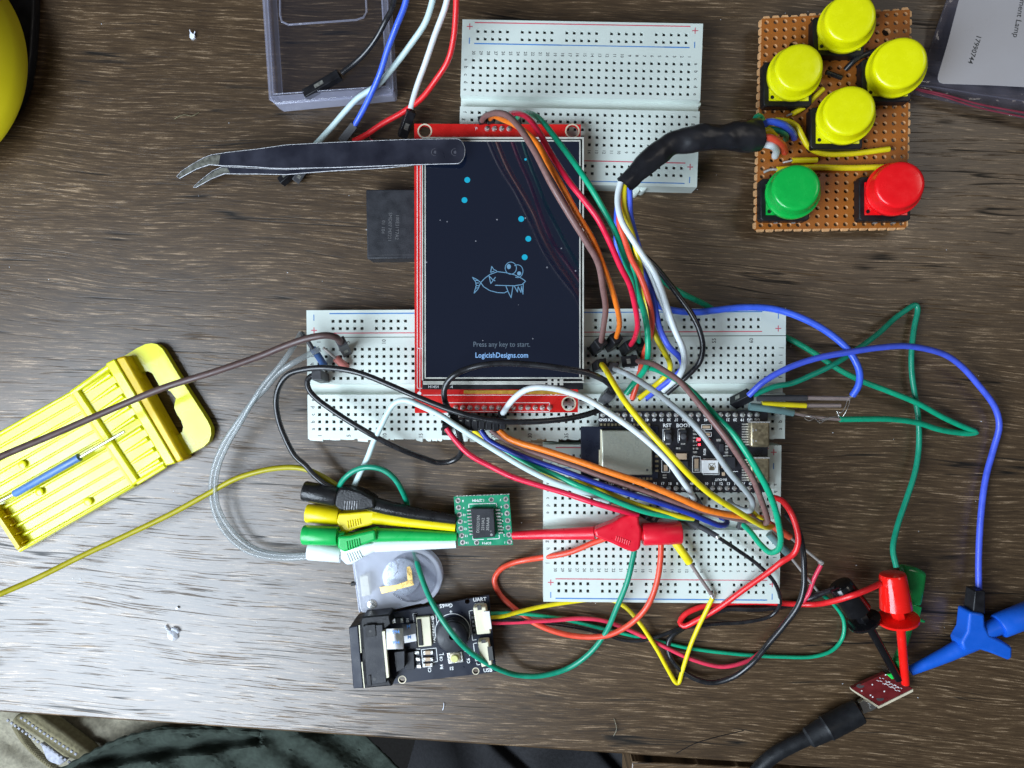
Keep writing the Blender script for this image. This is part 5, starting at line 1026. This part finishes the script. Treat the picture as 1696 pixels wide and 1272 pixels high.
# ================================================================== COIN CELL CASE
cs = crop(560, 880, 4.543)
cc = thing('coin_cell_case', 'frosted clear case with a round coin cell and gold contact under the white clip', 'battery holder', P(650, 960, 0)); cc['_org'] = tuple(P(650, 960, 0))
out = [cs(105, 150), cs(112, 240), cs(135, 400), cs(160, 575), cs(168, 602), cs(190, 614), cs(430, 590), cs(620, 545)]+[cs(555+228*math.cos(math.radians(a)), 345+222*math.sin(math.radians(a))) for a in range(68, -86, -9)]+[cs(400, 120), cs(250, 130)]
m = M(); m.prism(out, 5.6, 1.2); m.build('case', MT['milk'], cc, bevel=.6, seg=3)
m = M(); m.prism([cs(95, 150), cs(103, 150), cs(165, 614), cs(155, 610)], 3.0, .4); m.prism(out, .9, .1); m.build('base', MT['milk'], cc, bevel=.2)
A = P(*cs(478, 340), 1.6); m = M(); m.lathe(A, A+Vector((0, 0, 1.0*U)), [(0, 6.6), (.1, 6.8), (.8, 6.8), (1.0, 6.5)], 0, 64); m.build('coin_cell', MT['coin'], cc, bevel=0)
m = M()
A = P(*cs(555, 345), 5.6); m.lathe(A, A+Vector((0, 0, .35*U)), [(0, 9.0), (.15, 9.0), (.3, 8.8), (.32, 8.5), (.1, 8.4)], 0, 64); m.build('case_ridge', MT['boxc'], cc)
m = M(); m.prism([cs(312, 420), cs(430, 405), cs(440, 445), cs(328, 470)], 6.4, 6.1); m.prism([cs(515, 270), cs(540, 262), cs(556, 300), cs(562, 370), cs(522, 372)], 6.4, 6.1); m.prism([cs(430, 405), cs(520, 372), cs(562, 372), cs(572, 405), cs(440, 440)], 6.38, 6.1); m.build('contact_strip', MT['gold'], cc, bevel=.05)
m = M(); m.prism([cs(160, 340), cs(225, 330), cs(245, 480), cs(178, 495)], 4.6, 1.6); m.build('switch', MT['cream'], cc, bevel=.3)
m = M(); m.prism([cs(92, 388), cs(128, 382), cs(132, 408), cs(95, 414)], 3.2, 1.4); m.build('switch_lever', MT['blk'], cc, bevel=.2)
A = P(*cs(256, 548), 5.6); m = M(); m.lathe(A, A+Vector((0, 0, .5*U)), [(0, 1.75), (.3, 1.7), (.5, 1.3)], 0, 24); scw = m.build('screw', MT['solder'], cc)
m = M(); m.ribbon([cs(240, 535), cs(272, 561)], 1.5, 6.15); m.ribbon([cs(240, 561), cs(272, 535)], 1.5, 6.16); m.build('screw_slot', MT['pblk'], scw)
m = M(); m.text('+', *cs(400, 262), 7, 2.66, 10); m.ribbon([cs(430, 215), cs(450, 250), cs(448, 300), cs(420, 335)], 1.3, 2.68); m.build('coin_stamp', MT['solder'], cc)

# ================================================================== SCANNER MODULE
sn = thing('scanner_module', 'black barcode scanner board with round buzzer and cream sockets', 'circuit board', P(705, 1065, 0)); sn['_org'] = tuple(P(705, 1065, 0))
Zs = 7.0
plate('circuit_board', [[cs(385, 622), cs(1135, 480), cs(1190, 1058), cs(405, 1150)], circ(*cs(972, 527), 4.2, 16), circ(*cs(482, 1116), 5.0, 16), circ(*cs(1035, 1052), 4.4, 16)], Zs, Zs-1.4, MT['pcbnavy'], sn)
m = M(); m.disc(*cs(482, 1116), 6.8, Zs+.04, 0, 20, r0=5.2); m.disc(*cs(1035, 1052), 6, Zs+.04, 0, 20, r0=4.6); m.build('mounting_ring', MT['fr4'], sn)
m = M(); m.prism([cs(80, 722), cs(160, 700), cs(180, 645), cs(385, 625), cs(400, 700), cs(345, 745), cs(375, 1100), cs(410, 1165), cs(200, 1182), cs(112, 1186)], 12.5, .2); lh = m.build('lens_housing', MT['blk'], sn, bevel=.5)
m = M(); m.prism([cs(80, 724), cs(148, 708), cs(190, 1180), cs(114, 1184)], 13.6, 12.4); m.build('front_rim', MT['pcbnavy'], lh, bevel=.3)
m = M(); m.ribbon([cs(158, 708), cs(172, 912)], 1.6, 13.75); m.ribbon([cs(178, 985), cs(197, 1178)], 1.6, 13.75); m.prism([cs(330, 755), cs(350, 752), cs(382, 1100), cs(364, 1104)], 14.2, 12.4); m.build('white_seam', MT['cream'], lh)
m = M(); m.prism([cs(185, 712), cs(335, 700), cs(365, 1140), cs(218, 1160)], 13.3, 12.4); m.build('housing_cover', MT['chip'], lh, bevel=.25)
m = M(); m.prism([cs(202, 706), cs(280, 700), cs(286, 790), cs(210, 798)], 13.6, 13.25); m.prism([cs(225, 1085), cs(246, 1080), cs(250, 1165), cs(232, 1172)], 13.6, 13.25); m.build('cover_latch', MT['blk'], lh, bevel=.15)
m = M(); m.disc(*cs(241, 752), 2.3, 13.65, 0, 12); m.disc(*cs(273, 1112), 2.8, 13.35, 0, 12); m.build('screw_hole', MT['pblk'], lh)
m = M()
k = [cs(360, 735), cs(490, 730), cs(494, 885), cs(366, 888)]
a = M(); nn = 12; vs = []
for i in range(nn+1):
    t = i/nn; z = Zs+7.0+3.6*math.sin(math.pi*min(1, t*1.05))-t*2.0
    x0, y0 = k[0][0]*(1-t)+k[1][0]*t, k[0][1]*(1-t)+k[1][1]*t; x1, y1 = k[3][0]*(1-t)+k[2][0]*t, k[3][1]*(1-t)+k[2][1]*t
    vs += [P(x0, y0, z), P(x1, y1, z)]
m.add(vs, [[2*i, 2*i+1, 2*i+3, 2*i+2] for i in range(nn)], 0, True); rb = m.build('ribbon_cable', MT['paper'], sn); so = rb.modifiers.new('thick', 'SOLIDIFY'); so.thickness = .0002
m = M(); m.text('994', *cs(435, 756), 5.6, Zs+11.3, 3, bold=.02); m.text('994', *cs(435, 836), 5.6, Zs+11.3, 3, bold=.02); m.build('ribbon_print', MT['pblue'], rb)
m = M(); m.prism([cs(494, 790), cs(582, 770), cs(590, 825), cs(500, 842)], Zs+1.6, Zs+1.3, 0); m.prism([cs(480, 705), cs(582, 690), cs(588, 768), cs(494, 786)], Zs+1.6, Zs+1.3, 1); m.build('ribbon_tail', [MT['paper'], MT['dgrey']], sn)
m = M(); m.text('M', *cs(536, 795), 5.6, Zs+1.65, 3, bold=.03); m.text('M', *cs(530, 716), 5.6, Zs+1.65, 3, bold=.03); m.build('ribbon_letters', MT['pblue'], sn)
m = M(); m.prism([cs(586, 650), cs(690, 640), cs(706, 862), cs(604, 872)], Zs+1.4, Zs+.02, 0); m.build('flat_socket', MT['cream'], sn, bevel=.25)
m = M(); m.prism([cs(592, 665), cs(622, 662), cs(640, 860), cs(606, 862)], Zs+1.75, Zs+1.3, 0); m.prism([cs(566, 628), cs(584, 626), cs(600, 880), cs(586, 884)], Zs+1.2, Zs+.1); m.build('socket_latch', MT['blk'], sn, bevel=.1)
m = M()
for i in range(15): m.ribbon([cs(688+i*1.0, 668+i*12), cs(716+i*1.0, 666+i*12)], 1.0, Zs+.3)
for x, y in ((705, 650), (590, 915), (600, 965), (606, 1018)): m.prism([cs(x-14, y-12), cs(x+16, y-12), cs(x+16, y+10), cs(x-14, y+10)], Zs+.7, Zs+.02)
for y in (915, 965, 1008): m.prism([cs(640, y-12), cs(655, y-12), cs(655, y+14), cs(640, y+14)], Zs+.9, Zs+.02); m.prism([cs(695, y-14), cs(712, y-14), cs(712, y+12), cs(695, y+12)], Zs+.9, Zs+.02)
m.prism([cs(405, 662), cs(430, 658), cs(434, 690), cs(408, 694)], Zs+.8, Zs+.02); m.prism([cs(468, 658), cs(486, 656), cs(490, 686), cs(470, 688)], Zs+.8, Zs+.02)
m.build('solder_pads', MT['solder'], sn)
m = M()
for y in (915, 965): m.prism([cs(655, y-13), cs(695, y-15), cs(695, y+12), cs(655, y+14)], Zs+.95, Zs+.02)
m.prism([cs(655, 998), cs(695, 995), cs(695, 1015), cs(655, 1017)], Zs+.7, Zs+.02); m.build('capacitors', MT['ceram'], sn, bevel=.1)
m = M(); m.prism([cs(505, 915), cs(570, 905), cs(575, 1040), cs(512, 1045)], Zs+1.6, Zs+.02); m.prism([cs(428, 658), cs(468, 655), cs(470, 690), cs(432, 694)], Zs+1.0, Zs+.02); m.prism([cs(420, 910), cs(500, 900), cs(500, 1030), cs(440, 1060)], Zs+4.0, Zs+.02); m.build('small_chips', MT['chip'], sn, bevel=.15)
A = P(*cs(868, 760), Zs); m = M(); m.lathe(A, A+Vector((0, 0, 4.2*U)), [(0, 5.75), (3.4, 5.75), (3.6, 5.6), (3.62, 5.3), (4.1, 5.2), (4.2, 5.0), (4.2, 1.1), (3.0, 1.0)], 0, 56)
bzz = m.build('buzzer', MT['buzz'], sn)
m = M(); m.disc(*cs(870, 742), 3.6, Zs+4.26, 0, 18); m.build('buzzer_hole', MT['pblk'], bzz)
m = M(); m.disc(*cs(862, 752), 29.5, Zs+.05, 0, 48, r0=28.5); m.build('buzzer_outline', MT['pwht'], sn)
for nm, y0 in (('socket', 575), ('socket', 835)):
    m = M(); dx = 0 if y0 == 575 else 35
    m.prism([cs(1015+dx, y0), cs(1110+dx*.6, y0-8), cs(1150+dx*.3, y0+195 if y0 == 575 else y0+170), cs(1045+dx, y0+205 if y0 == 575 else y0+190)], Zs+4.2, Zs+.02); m.build(nm, MT['cream'], sn, bevel=.4)
m = M()
for i in range(4): m.prism([cs(1095+i*6, 610+i*33), cs(1140+i*4, 605+i*33), cs(1143+i*4, 622+i*33), cs(1098+i*6, 627+i*33)], Zs+3.2, Zs+2.4)
m.build('plug', MT['white'], sn, bevel=.2)
m = M(); m.prism([cs(1092, 605), cs(1140, 600), cs(1158, 735), cs(1110, 740)], Zs+4.7, Zs+4.1); m.build('plug_cover', MT['white'], sn, bevel=.2)
m = M(); m.prism([cs(1122, 870), cs(1158, 865), cs(1170, 968), cs(1136, 975)], Zs+4.35, Zs+4.1); 
for i in range(5): m.prism([cs(1000+i*4, 640+i*32), cs(1018+i*4, 638+i*32), cs(1022+i*4, 656+i*32), cs(1004+i*4, 658+i*32)], Zs+1.2, Zs+.05)
m.prism([cs(1045, 560), cs(1075, 556), cs(1080, 590), cs(1050, 594)], Zs+4.3, Zs+4.1); m.prism([cs(1075, 820), cs(1110, 816), cs(1114, 838), cs(1080, 842)], Zs+4.4, Zs+4.0)
m.build('socket_slots', MT['pblk'], sn)
m = M(); m.prism([cs(818, 915), cs(930, 905), cs(945, 985), cs(830, 1000)], Zs+.6, Zs+.02, 0); m.build('push_button', MT['solder'], sn, bevel=.2)
m = M(); m.prism([cs(835, 922), cs(912, 915), cs(922, 985), cs(845, 990)], Zs+1.6, Zs+.5, 0); bbd = m.build('button_body', MT['fr4'], sn, bevel=.5)
A = P(*cs(878, 953), Zs+1.6); m = M(); m.lathe(A, A+Vector((0, 0, .9*U)), [(0, 1.35), (.7, 1.3), (.9, 1.1)], 0, 24); m.build('button_plunger', mat('olive_plunger', (.60, .58, .22), .4), bbd)
m = M(); zt = Zs+.04
m.text('UART', *cs(1065, 512), 6, zt, 4, bold=.02); m.text('USB', *cs(1126, 1044), 6, zt, 4, bold=.02); m.text('S1', *cs(852, 1032), 5.4, zt, 184, bold=.02); m.text('Gm65', *cs(812, 560), 6.2, zt, 184, bold=.02)
m.text('C3', *cs(688, 1042), 5, zt, 94, bold=.02); m.text('R4', *cs(778, 1020), 5, zt, 94, bold=.02); m.text('C6', *cs(980, 975), 5, zt, 94, bold=.02); m.text('C8', *cs(775, 960), 4.5, zt, 94, bold=.02); m.text('C4', *cs(610, 1010), 4.5, zt, 94, bold=.02); m.text('D1', *cs(522, 668), 4, zt, 94, bold=.02)
def lb(pts): m.ribbon([cs(*p) for p in pts], 1.0, zt)
lb([(562, 622), (590, 618)]); lb([(562, 622), (590, 888), (615, 886)]); lb([(700, 635), (735, 630), (745, 700)]); lb([(718, 680), (732, 806)]); lb([(626, 890), (738, 878), (748, 980), (716, 985)]); lb([(626, 890), (640, 1022), (710, 1014)]); lb([(760, 930), (795, 926)]); lb([(790, 915), (795, 930)])
lb([(985, 600), (1012, 595)]); lb([(985, 600), (1012, 820), (1040, 815)]); lb([(1030, 545), (1095, 538), (1098, 552)]); lb([(1018, 845), (1034, 975), (1060, 970)]); lb([(1018, 845), (1042, 840)]); lb([(848, 596), (848, 614)]); lb([(840, 605), (857, 605)]); lb([(1042, 990), (1046, 1005), (1068, 1002)]); lb([(955, 905), (985, 902), (990, 935)])
m.build('white_printing', MT['pwht'], sn)
# ================================================================== YELLOW CASE and tool
cy_ = crop(0, 540, 3.347)
yc = thing('bit_case', 'translucent yellow plastic case with ribs and a hanging handle at left', 'case', P(150, 740, 0)); yc['_org'] = tuple(P(150, 740, 0))
hp = [(690, 165), (760, 122), (805, 101), (840, 95), (870, 101), (900, 125), (925, 165), (1000, 290), (1080, 415), (1150, 525), (1168, 565), (1170, 600), (1158, 640), (1130, 668), (1020, 728), (960, 750)]
hh = [(776, 300), (776, 272), (790, 254), (815, 250), (838, 258), (850, 272), (885, 335), (915, 345), (945, 362), (958, 378), (975, 400), (968, 430), (966, 455), (982, 490), (1005, 525), (1016, 560), (1010, 585), (990, 603), (965, 605), (950, 590), (900, 510), (840, 400)]
plate('handle', [[cy_(*p) for p in hp], [cy_(*p) for p in hh]], 3.4, .4, MT['tbar'] if 0 else MT['tray'], yc, bevel=.5)
m = M(); m.prism([cy_(582, 208), cy_(634, 180), cy_(975, 760), cy_(918, 776)], 8.2, .3); m.build('lip_front', MT['tray'], yc, bevel=.5)
m = M(); m.prism([cy_(634, 180), cy_(692, 162), cy_(1020, 742), cy_(975, 760)], lambda x, y: 7.6, .3); m.build('lip', MT['tbar'], yc, bevel=.8)
def G(t, s=0): return (400+340*t-s*630, 370+510*t+s*360)
def Bq(t): return (605+310*t, 225+548*t)
m = M()
m.prism([cy_(*G(0)), cy_(*Bq(0)), cy_(*Bq(1)), cy_(*G(1))], 2.6, .2)
m.prism([cy_(*G(-.02, 1)), cy_(*G(-.02)), cy_(*G(1)), cy_(*G(1, 1))], 2.0, .2)
m.build('tray_floor', MT['tray'], yc)
m = M()
for k in range(9):
    t = (k+.6)/9.2; a, b = G(t), Bq(t); f0, f1 = .22, .96
    p0 = (a[0]+(b[0]-a[0])*f0, a[1]+(b[1]-a[1])*f0); p1 = (a[0]+(b[0]-a[0])*f1, a[1]+(b[1]-a[1])*f1)
    m.tube([P(*cy_(*p0), 2.0), P(*cy_(*p1), 3.0)], [.7, 1.0], 0, 12)
for t in (0, 1.0):
    a, b = G(t), Bq(t); m.tube([P(*cy_(*a), 3.0), P(*cy_(*b), 4.0)], 1.0, 0, 8)
for k in range(11):
    t = k/10; w_ = .9 if k not in (0, 10) else 1.2
    p0, p1 = G(t), G(t, 1.0)
    m.tube([P(*cy_(*p0), 1.8), P(*cy_(*p1), 2.4)], [w_*.6, w_*.8], 0, 10)
for k in range(10):
    t = (k+.5)/10; p0, p1 = G(t, .04), G(t, .97)
    m.tube([P(*cy_(*p0), 1.5), P(*cy_(*p1), 1.3)], [.5, .7], 0, 8)
m.build('rib', MT['tray'], yc)['kind'] = 'stuff'
m = M(); m.prism([cy_(*G(-.02, .012)), cy_(*G(-.02, -.05)), cy_(*G(1.0, -.05)), cy_(*G(1.0, .012))], 3.9, .3); m.build('cross_wall', MT['tray'], yc, bevel=.6)
m = M(); m.prism([cy_(*G(0, .022)), cy_(*G(0, .006)), cy_(*G(1.0, .006)), cy_(*G(1.0, .022))], 3.0, .3); m.build('hinge_groove', MT['tbar'], yc)
m = M(); m.prism([cy_(92, 1242), cy_(0, 1100), cy_(-60, 1010), cy_(-40, 1000), cy_(20, 1085), cy_(112, 1225)], 6.0, .3); m.prism([cy_(40, 1010), cy_(20, 1000), cy_(110, 1190), cy_(128, 1180)], 2.4, .3)
for k in range(4): m.prism([cy_(-10+k*36, 1075+k*48), cy_(35+k*30, 1050+k*48), cy_(38+k*30, 1056+k*48), cy_(-8+k*36, 1082+k*48)], 5.0, .3)
m.build('end_wall', MT['tbar'], yc, bevel=.2)
m = M(); m.prism([cy_(*G(1.0, 1.0)), cy_(*G(1.0, 0)), cy_(*G(1.018, 0)), cy_(*G(1.02, 1.0))], 5.2, .2); m.build('side_wall', MT['tray'], yc, bevel=.5)
for x, y in ((1062, 512), (120, 768), (485, 975), (215, 920)):
    m = M(); q = P(*cy_(x, y), 3.2); m.lathe(q, q+Vector((0, 0, .8*U)), [(-.4, 1.5), (-.1, 1.45), (.05, 1.2), (.08, .2)], 0, 20)
    m.build('moulding_mark', MT['tray'], yc)
tl = thing('pin_tool', 'thin tool with a blue grip and steel tip lying on the yellow case', 'tool', P(60, 790, 4)); tl['_org'] = tuple(P(60, 790, 4))
m = M(); A, B = P(*cy_(78, 932), 6.5), P(*cy_(440, 728), 6.5); L = (B-A).length/U; m.lathe(A, B, [(0, 1.0), (.5, 1.35), (L-.6, 1.35), (L-.5, 1.5), (L, 1.5), (L+.1, .6)], 0, 20); m.build('grip', MT['tool'], tl)
m = M(); m.tube(path([(*cy_(438, 730), 6.5), (*cy_(690, 584), 7)]), .55, 0, 12); m.tube(path([(*cy_(80, 930), 6.5), (*cy_(-60, 1000), 6)]), .6, 0, 12); m.build('shaft', MT['steel'], tl)

# ================================================================== TWEEZERS
tz = thing('tweezers', 'bent-tip dark tweezers with worn pale edges lying across the screen corner', 'tweezers', P(540, 265, 6)); tz['_org'] = tuple(P(540, 265, 6))
up = [(293, 292), (300, 284), (320, 271), (338, 261), (350, 256.5), (375, 252.5), (425, 247), (474, 240), (549, 236), (610, 233.5), (674, 231), (754, 230)]
rnd = [(756+14*math.cos(math.radians(a)), 250.5+20.5*math.sin(math.radians(a))) for a in range(-80, 90, 10)]
lo = [(754, 271), (674, 273), (610, 275.5), (549, 277.5), (474, 279), (449, 278.5), (424, 276.5), (395, 275), (370, 274.5), (347, 272.5), (325, 280), (297, 295.5)]
blade = up+rnd+lo
zu = lambda x, y: 19.5-(760-x)*.024
m = M(); m.prism(blade, zu, lambda x, y: zu(x, y)-1.1); ua = m.build('upper_arm', MT['jaw'], tz, bevel=.12)
m = M(); m.prism([(295, 292), (300, 285.5), (320, 272), (338, 262), (350, 258), (365, 256), (362, 273), (347, 271.5), (325, 279), (298, 294)], lambda x, y: zu(x, y)+.05, lambda x, y: zu(x, y)-.3); m.build('bare_tip', MT['tip'], ua)
e_ = M(); pts = [P(x, y, zu(x, y)-.15) for x, y in blade]; e_.tube(pts+[pts[0]], .14, 0, 6)
low = [(320, 310), (333, 298), (352, 283), (368, 276), (424, 279), (474, 281), (549, 278), (640, 275), (700, 268), (700, 272), (640, 278), (549, 283), (510, 286), (474, 289), (424, 288), (398, 288), (372, 287.5), (350, 296), (325, 310)]
zl = lambda x, y: zu(x, y)-1.3-3.4*min(1, max(0, (700-x)/300))
m = M(); m.prism(low, zl, lambda x, y: zl(x, y)-1.0); la_ = m.build('lower_arm', MT['jaw'], tz, bevel=.12)
m = M(); m.prism([(322, 309), (334, 299), (353, 284), (369, 277.5), (385, 279), (383, 286.5), (372, 286.5), (350, 295), (326, 309)], lambda x, y: zl(x, y)+.05, lambda x, y: zl(x, y)-.3); m.build('bare_tip', MT['tip'], la_)
pts = [P(x, y, zl(x, y)-.15) for x, y in low]; e_.tube(pts+[pts[0]], .15, 0, 6)
e_.build('worn_edge', MT['worn'], tz)
wm = mat('weld', (.09, .09, .11), .5, .5)
for x in (721, 754):
    m = M(); m.disc(x, 252, 7, zu(x, 0)+.03, 0, 24, r0=5.6, ry=6.2); m.disc(x, 252, 2.6, zu(x, 0)+.04, 0, 12); m.build('weld_mark', wm, tz)

# ================================================================== BLACK BLOCK under the screen
bk = thing('relay_block', 'flat black block with faint engraved lettering, left of the screen', 'component', P(645, 372, 0)); bk['_org'] = tuple(P(645, 372, 0))
m = M(); m.prism([(606, 314), (700, 313), (700, 428), (608, 429)], 9.5, .2); m.build('body', MT['chip'], bk, bevel=.4)
m = M(); m.text('100E31T7A2', 658, 376, 5.6, 9.56, -92, bold=.0); m.text('SMD07 M7221', 646, 376, 5.6, 9.56, -92); m.text('01 104', 635, 376, 5.6, 9.56, -92); m.build('engraving', mat('etched', (.11, .11, .115), .6), bk)
m = M(); m.ribbon([(608, 422.5), (700, 422)], .9, 9.56); m.build('rim_line', MT['dgrey'], bk)

# ================================================================== CLEAR BOX
bx = thing('clear_box', 'empty clear plastic box under the loose wires at the top', 'box', P(540, 80, 0)); bx['_org'] = tuple(P(540, 80, 0))
W0 = [(431, -40), (640, -40), (651, 145), (642, 157), (458, 172), (446, 162)]
inn = [(446, -40), (628, -40), (640, 141), (459, 153)]
m = M(); m.prism([(442, -60), (634, -60), (646, 146), (450, 158)], 7.6, 6.9); m.build('lid_panel', MT['boxc'], bx, bevel=.3)
wl = [([(431, -60), (443, -60), (457, 158), (446, 164)], 'left'), ([(627, -60), (639, -60), (652, 148), (641, 146)], 'right'), ([(446, 158), (641, 143), (652, 148), (650, 154), (458, 172), (448, 166)], 'front')]
for q, n_ in wl:
    m = M(); m.prism(q, 8.6, .3); m.build('wall', MT['boxe'], bx, bevel=.7, seg=3)
m = M(); ptsr = [(463, -60), (464, 25), (467, 36), (478, 41), (590, 33), (602, 29), (607, 20), (604, -60)]
m.tube([P(x, y, 7.9) for x, y in ptsr], .34, 0, 8)
m.tube([P(x, y, 8.7) for x, y in ((440, -60), (453, 156), (640, 143), (630, -60))], .3, 0, 8); m.tube([P(x, y, 8.3) for x, y in ((432, -60), (447, 165), (458, 172), (650, 156), (651, 148), (638, -60))], .3, 0, 8)
m.tube([P(x, y, 2) for x, y in ((449, 164), (458, 171), (648, 157))], .5, 0, 8)
m.build('moulded_ridge', MT['boxe'], bx)

# ================================================================== YELLOW ROUND THING, upper left
yt = thing('tape_measure', 'round olive-yellow plastic body with a black base standing in for its shadow, cut off at the upper left', 'tape measure', P(-100, 100, 0)); yt['_org'] = tuple(P(-100, 100, 0))
A = P(-146, 105, 12); R_ = (P(43, 105, 12)-A).length/U
m = M(); m.lathe(A-Vector((0, 0, .0015)), A+Vector((0, 0, .02)), [(0, R_*.985), (.6, R_), (2.0, R_), (5, R_*.955), (8, R_*.90), (11, R_*.82), (13, R_*.73), (14.5, R_*.6), (15, R_*.4), (15.1, .1)], 0, 96); m.build('shell', MT['olive'], yt)
m = M(); m.prism([(-250, -60), (58, -60), (56, 30), (52, 90), (44, 140), (34, 165), (16, 193), (0, 210), (-100, 260), (-250, 200)], 4.0, .2); m.build('base', MT['blk'], yt, bevel=1.0, seg=3)  # solid black base also fills the area where the shell's shadow falls

# ================================================================== BAG with paper label, upper right
bgx = thing('plastic_bag', 'clear zip bag with a red seam at the upper right corner', 'bag', P(1620, 100, 0)); bgx['_org'] = tuple(P(1620, 100, 0))
def grid(pts, nu, nv, zf, name, mt, parent, sm=True):
    (a, b, c, d) = pts; m = M(); vs = []; fs = []
    for j in range(nv+1):
        for i in range(nu+1):
            u, v = i/nu, j/nv; x = (a[0]*(1-u)+b[0]*u)*(1-v)+(d[0]*(1-u)+c[0]*u)*v; y = (a[1]*(1-u)+b[1]*u)*(1-v)+(d[1]*(1-u)+c[1]*u)*v
            vs.append(P(x, y, zf(u, v)))
    for j in range(nv):
        for i in range(nu):
            k = j*(nu+1)+i; fs.append([k, k+nu+1, k+nu+2, k+1])
    m.add(vs, fs, 0, sm); o = m.build(name, mt, parent); so = o.modifiers.new('t', 'SOLIDIFY'); so.thickness = .00012; return o
grid([(1582, -40), (1780, -40), (1780, 215), (1512, 156)], 60, 50, lambda u, v: 3.2+1.1*math.sin(u*9+v*7)+.6*math.sin(v*38+u*3)*(1 if v > .68 else .3)+.4*math.sin(u*31-v*12), 'film', MT['bag'], bgx)
for z_, k_, r_, y_ in ((5.2, 'leadr', .22, 0), (5.0, 'pred', .32, 16), (4.6, 'pred', .28, 22)):
    m = M(); m.tube(path([(1516, 140+y_*.4, z_-1), (1560, 146+y_*.6, z_), (1620, 156+y_, z_), (1700, 168+y_*1.2, z_), (1790, 184+y_*1.2, z_)]), r_, 0, 8); m.build('zip_track', MT['bag'] if k_ == 'leadr' else mat('zip_red', (.22, .03, .05), .4), bgx)
lb_ = thing('paper_label', 'grey paper label with printed number inside the bag at the upper right', 'label', P(1640, 70, 0)); lb_['_org'] = tuple(P(1640, 70, 0))
zlab = 6.2
m = M(); m.prism([(1591, -10), (1780, -10), (1780, 147), (1700, 144), (1640, 141), (1562, 138.5), (1556, 136), (1553.5, 131), (1554, 124), (1570, 70)], zlab, zlab-.25); m.build('card', MT['label'], lb_, bevel=.05)
m = M(); m.text('17990744', 1614.5, 82, 8.2, zlab+.05, -108, bold=.012, sx=1.06); m.text('Filament Lamp', 1690, 22, 9.4, zlab+.05, -101, bold=.006, sx=1.05); m.build('lettering', MT['pblk'], lb_)

# ================================================================== CRUMBS ON THE DESK
def bit(name, label, cat, build):
    m = M(); k = build(m); o = m.build(name, MT[k], None, bevel=0); tag(o, label, cat); return o
def f1(m):
    m.prism([(314, 57), (316, 53), (319, 56), (322, 57), (322, 62), (318, 65), (314, 62)], 1.0, .05); m.tube([P(316, 55, .6), P(314, 49, 1.2)], .16, 0, 6); m.tube([P(321, 57, .6), P(323, 52, .9)], .16, 0, 6); return 'lint'
bit('lint_fleck', 'small bright white fleck on the desk at upper left', 'fleck', f1)
def f2(m):
    m.lathe(P(288, 1050, .05), P(288, 1050, 1.6), [(0, 2.3), (.5, 2.2), (1.0, 1.6), (1.4, .8), (1.5, .1)], 0, 18); m.tube(path([(274, 1036, .6), (277, 1043, .8), (284, 1047, .8)]), .4, 0, 8); m.tube(path([(285, 1041, .6), (292, 1043, .9), (296, 1047, .5)]), .6, 0, 8); return 'gluem'
bit('glue_drop', 'clear shiny drop of dried glue on the bright part of the desk', 'glue drop', f2)
def f3(m): m.tube(path([(1017, 1190, .3), (1021, 1205, .9), (1020, 1212, .6), (1016, 1219, .2)], .5), .10, 0, 6); return 'khaki'
bit('short_hair', 'short pale bent hair near the desk front edge', 'hair', f3)
def f4(m): m.tube(path([(289, 197, .2), (298, 192, .8), (306, 190, .9), (318, 192, .8), (330, 186, .2)], .5), .14, 0, 6); return 'khakid'
bit('dry_strand', 'thin pale strand of fibre above the tweezer tips', 'fibre', f4)
def f5(m): m.tube(path([(619, 218, .3), (613, 224, .8), (613, 230, .9), (617, 232, .4)], .5), .12, 0, 6); return 'cpink'
bit('curled_fibre', 'tiny curled pink fibre beside the red wire', 'fibre', f5)
def f6(m):
    m.prism([(290, 1008), (293, 1005), (296, 1008), (292, 1010)], .8, .05); return 'lint'
bit('lint_fleck', 'tiny white fleck just above the glue drop', 'fleck', f6)
def f7(m): m.tube(path([(733, 1176, .2), (735, 1170, .7), (735, 1164, .2)], .5), .13, 0, 6); return 'lint'
bit('short_hair', 'tiny pale curved hair below the scanner board', 'hair', f7)
def f8(m): m.tube(path([(1120, 1248, .15), (1150, 1232, .15), (1190, 1220, .15), (1232, 1210, .15)], 1), .12, 0, 6); return 'blk'
bit('long_hair', 'long thin dark hair lying near the cable at the bottom', 'hair', f8)
random.seed(21); m = M()
for _ in range(70):
    x, y = random.uniform(10, 1690), random.uniform(10, 1175); s = random.uniform(.5, 1.1)
    m.prism([(x-s, y), (x, y-s*random.uniform(.5, 1)), (x+s, y), (x, y+s*random.uniform(.4, 1))], .15, .02)
d = m.build('desk_dust', MT['lint']); tag(d, kind='stuff')
for o in list(bpy.data.objects):
    if '_org' in o: del o['_org']
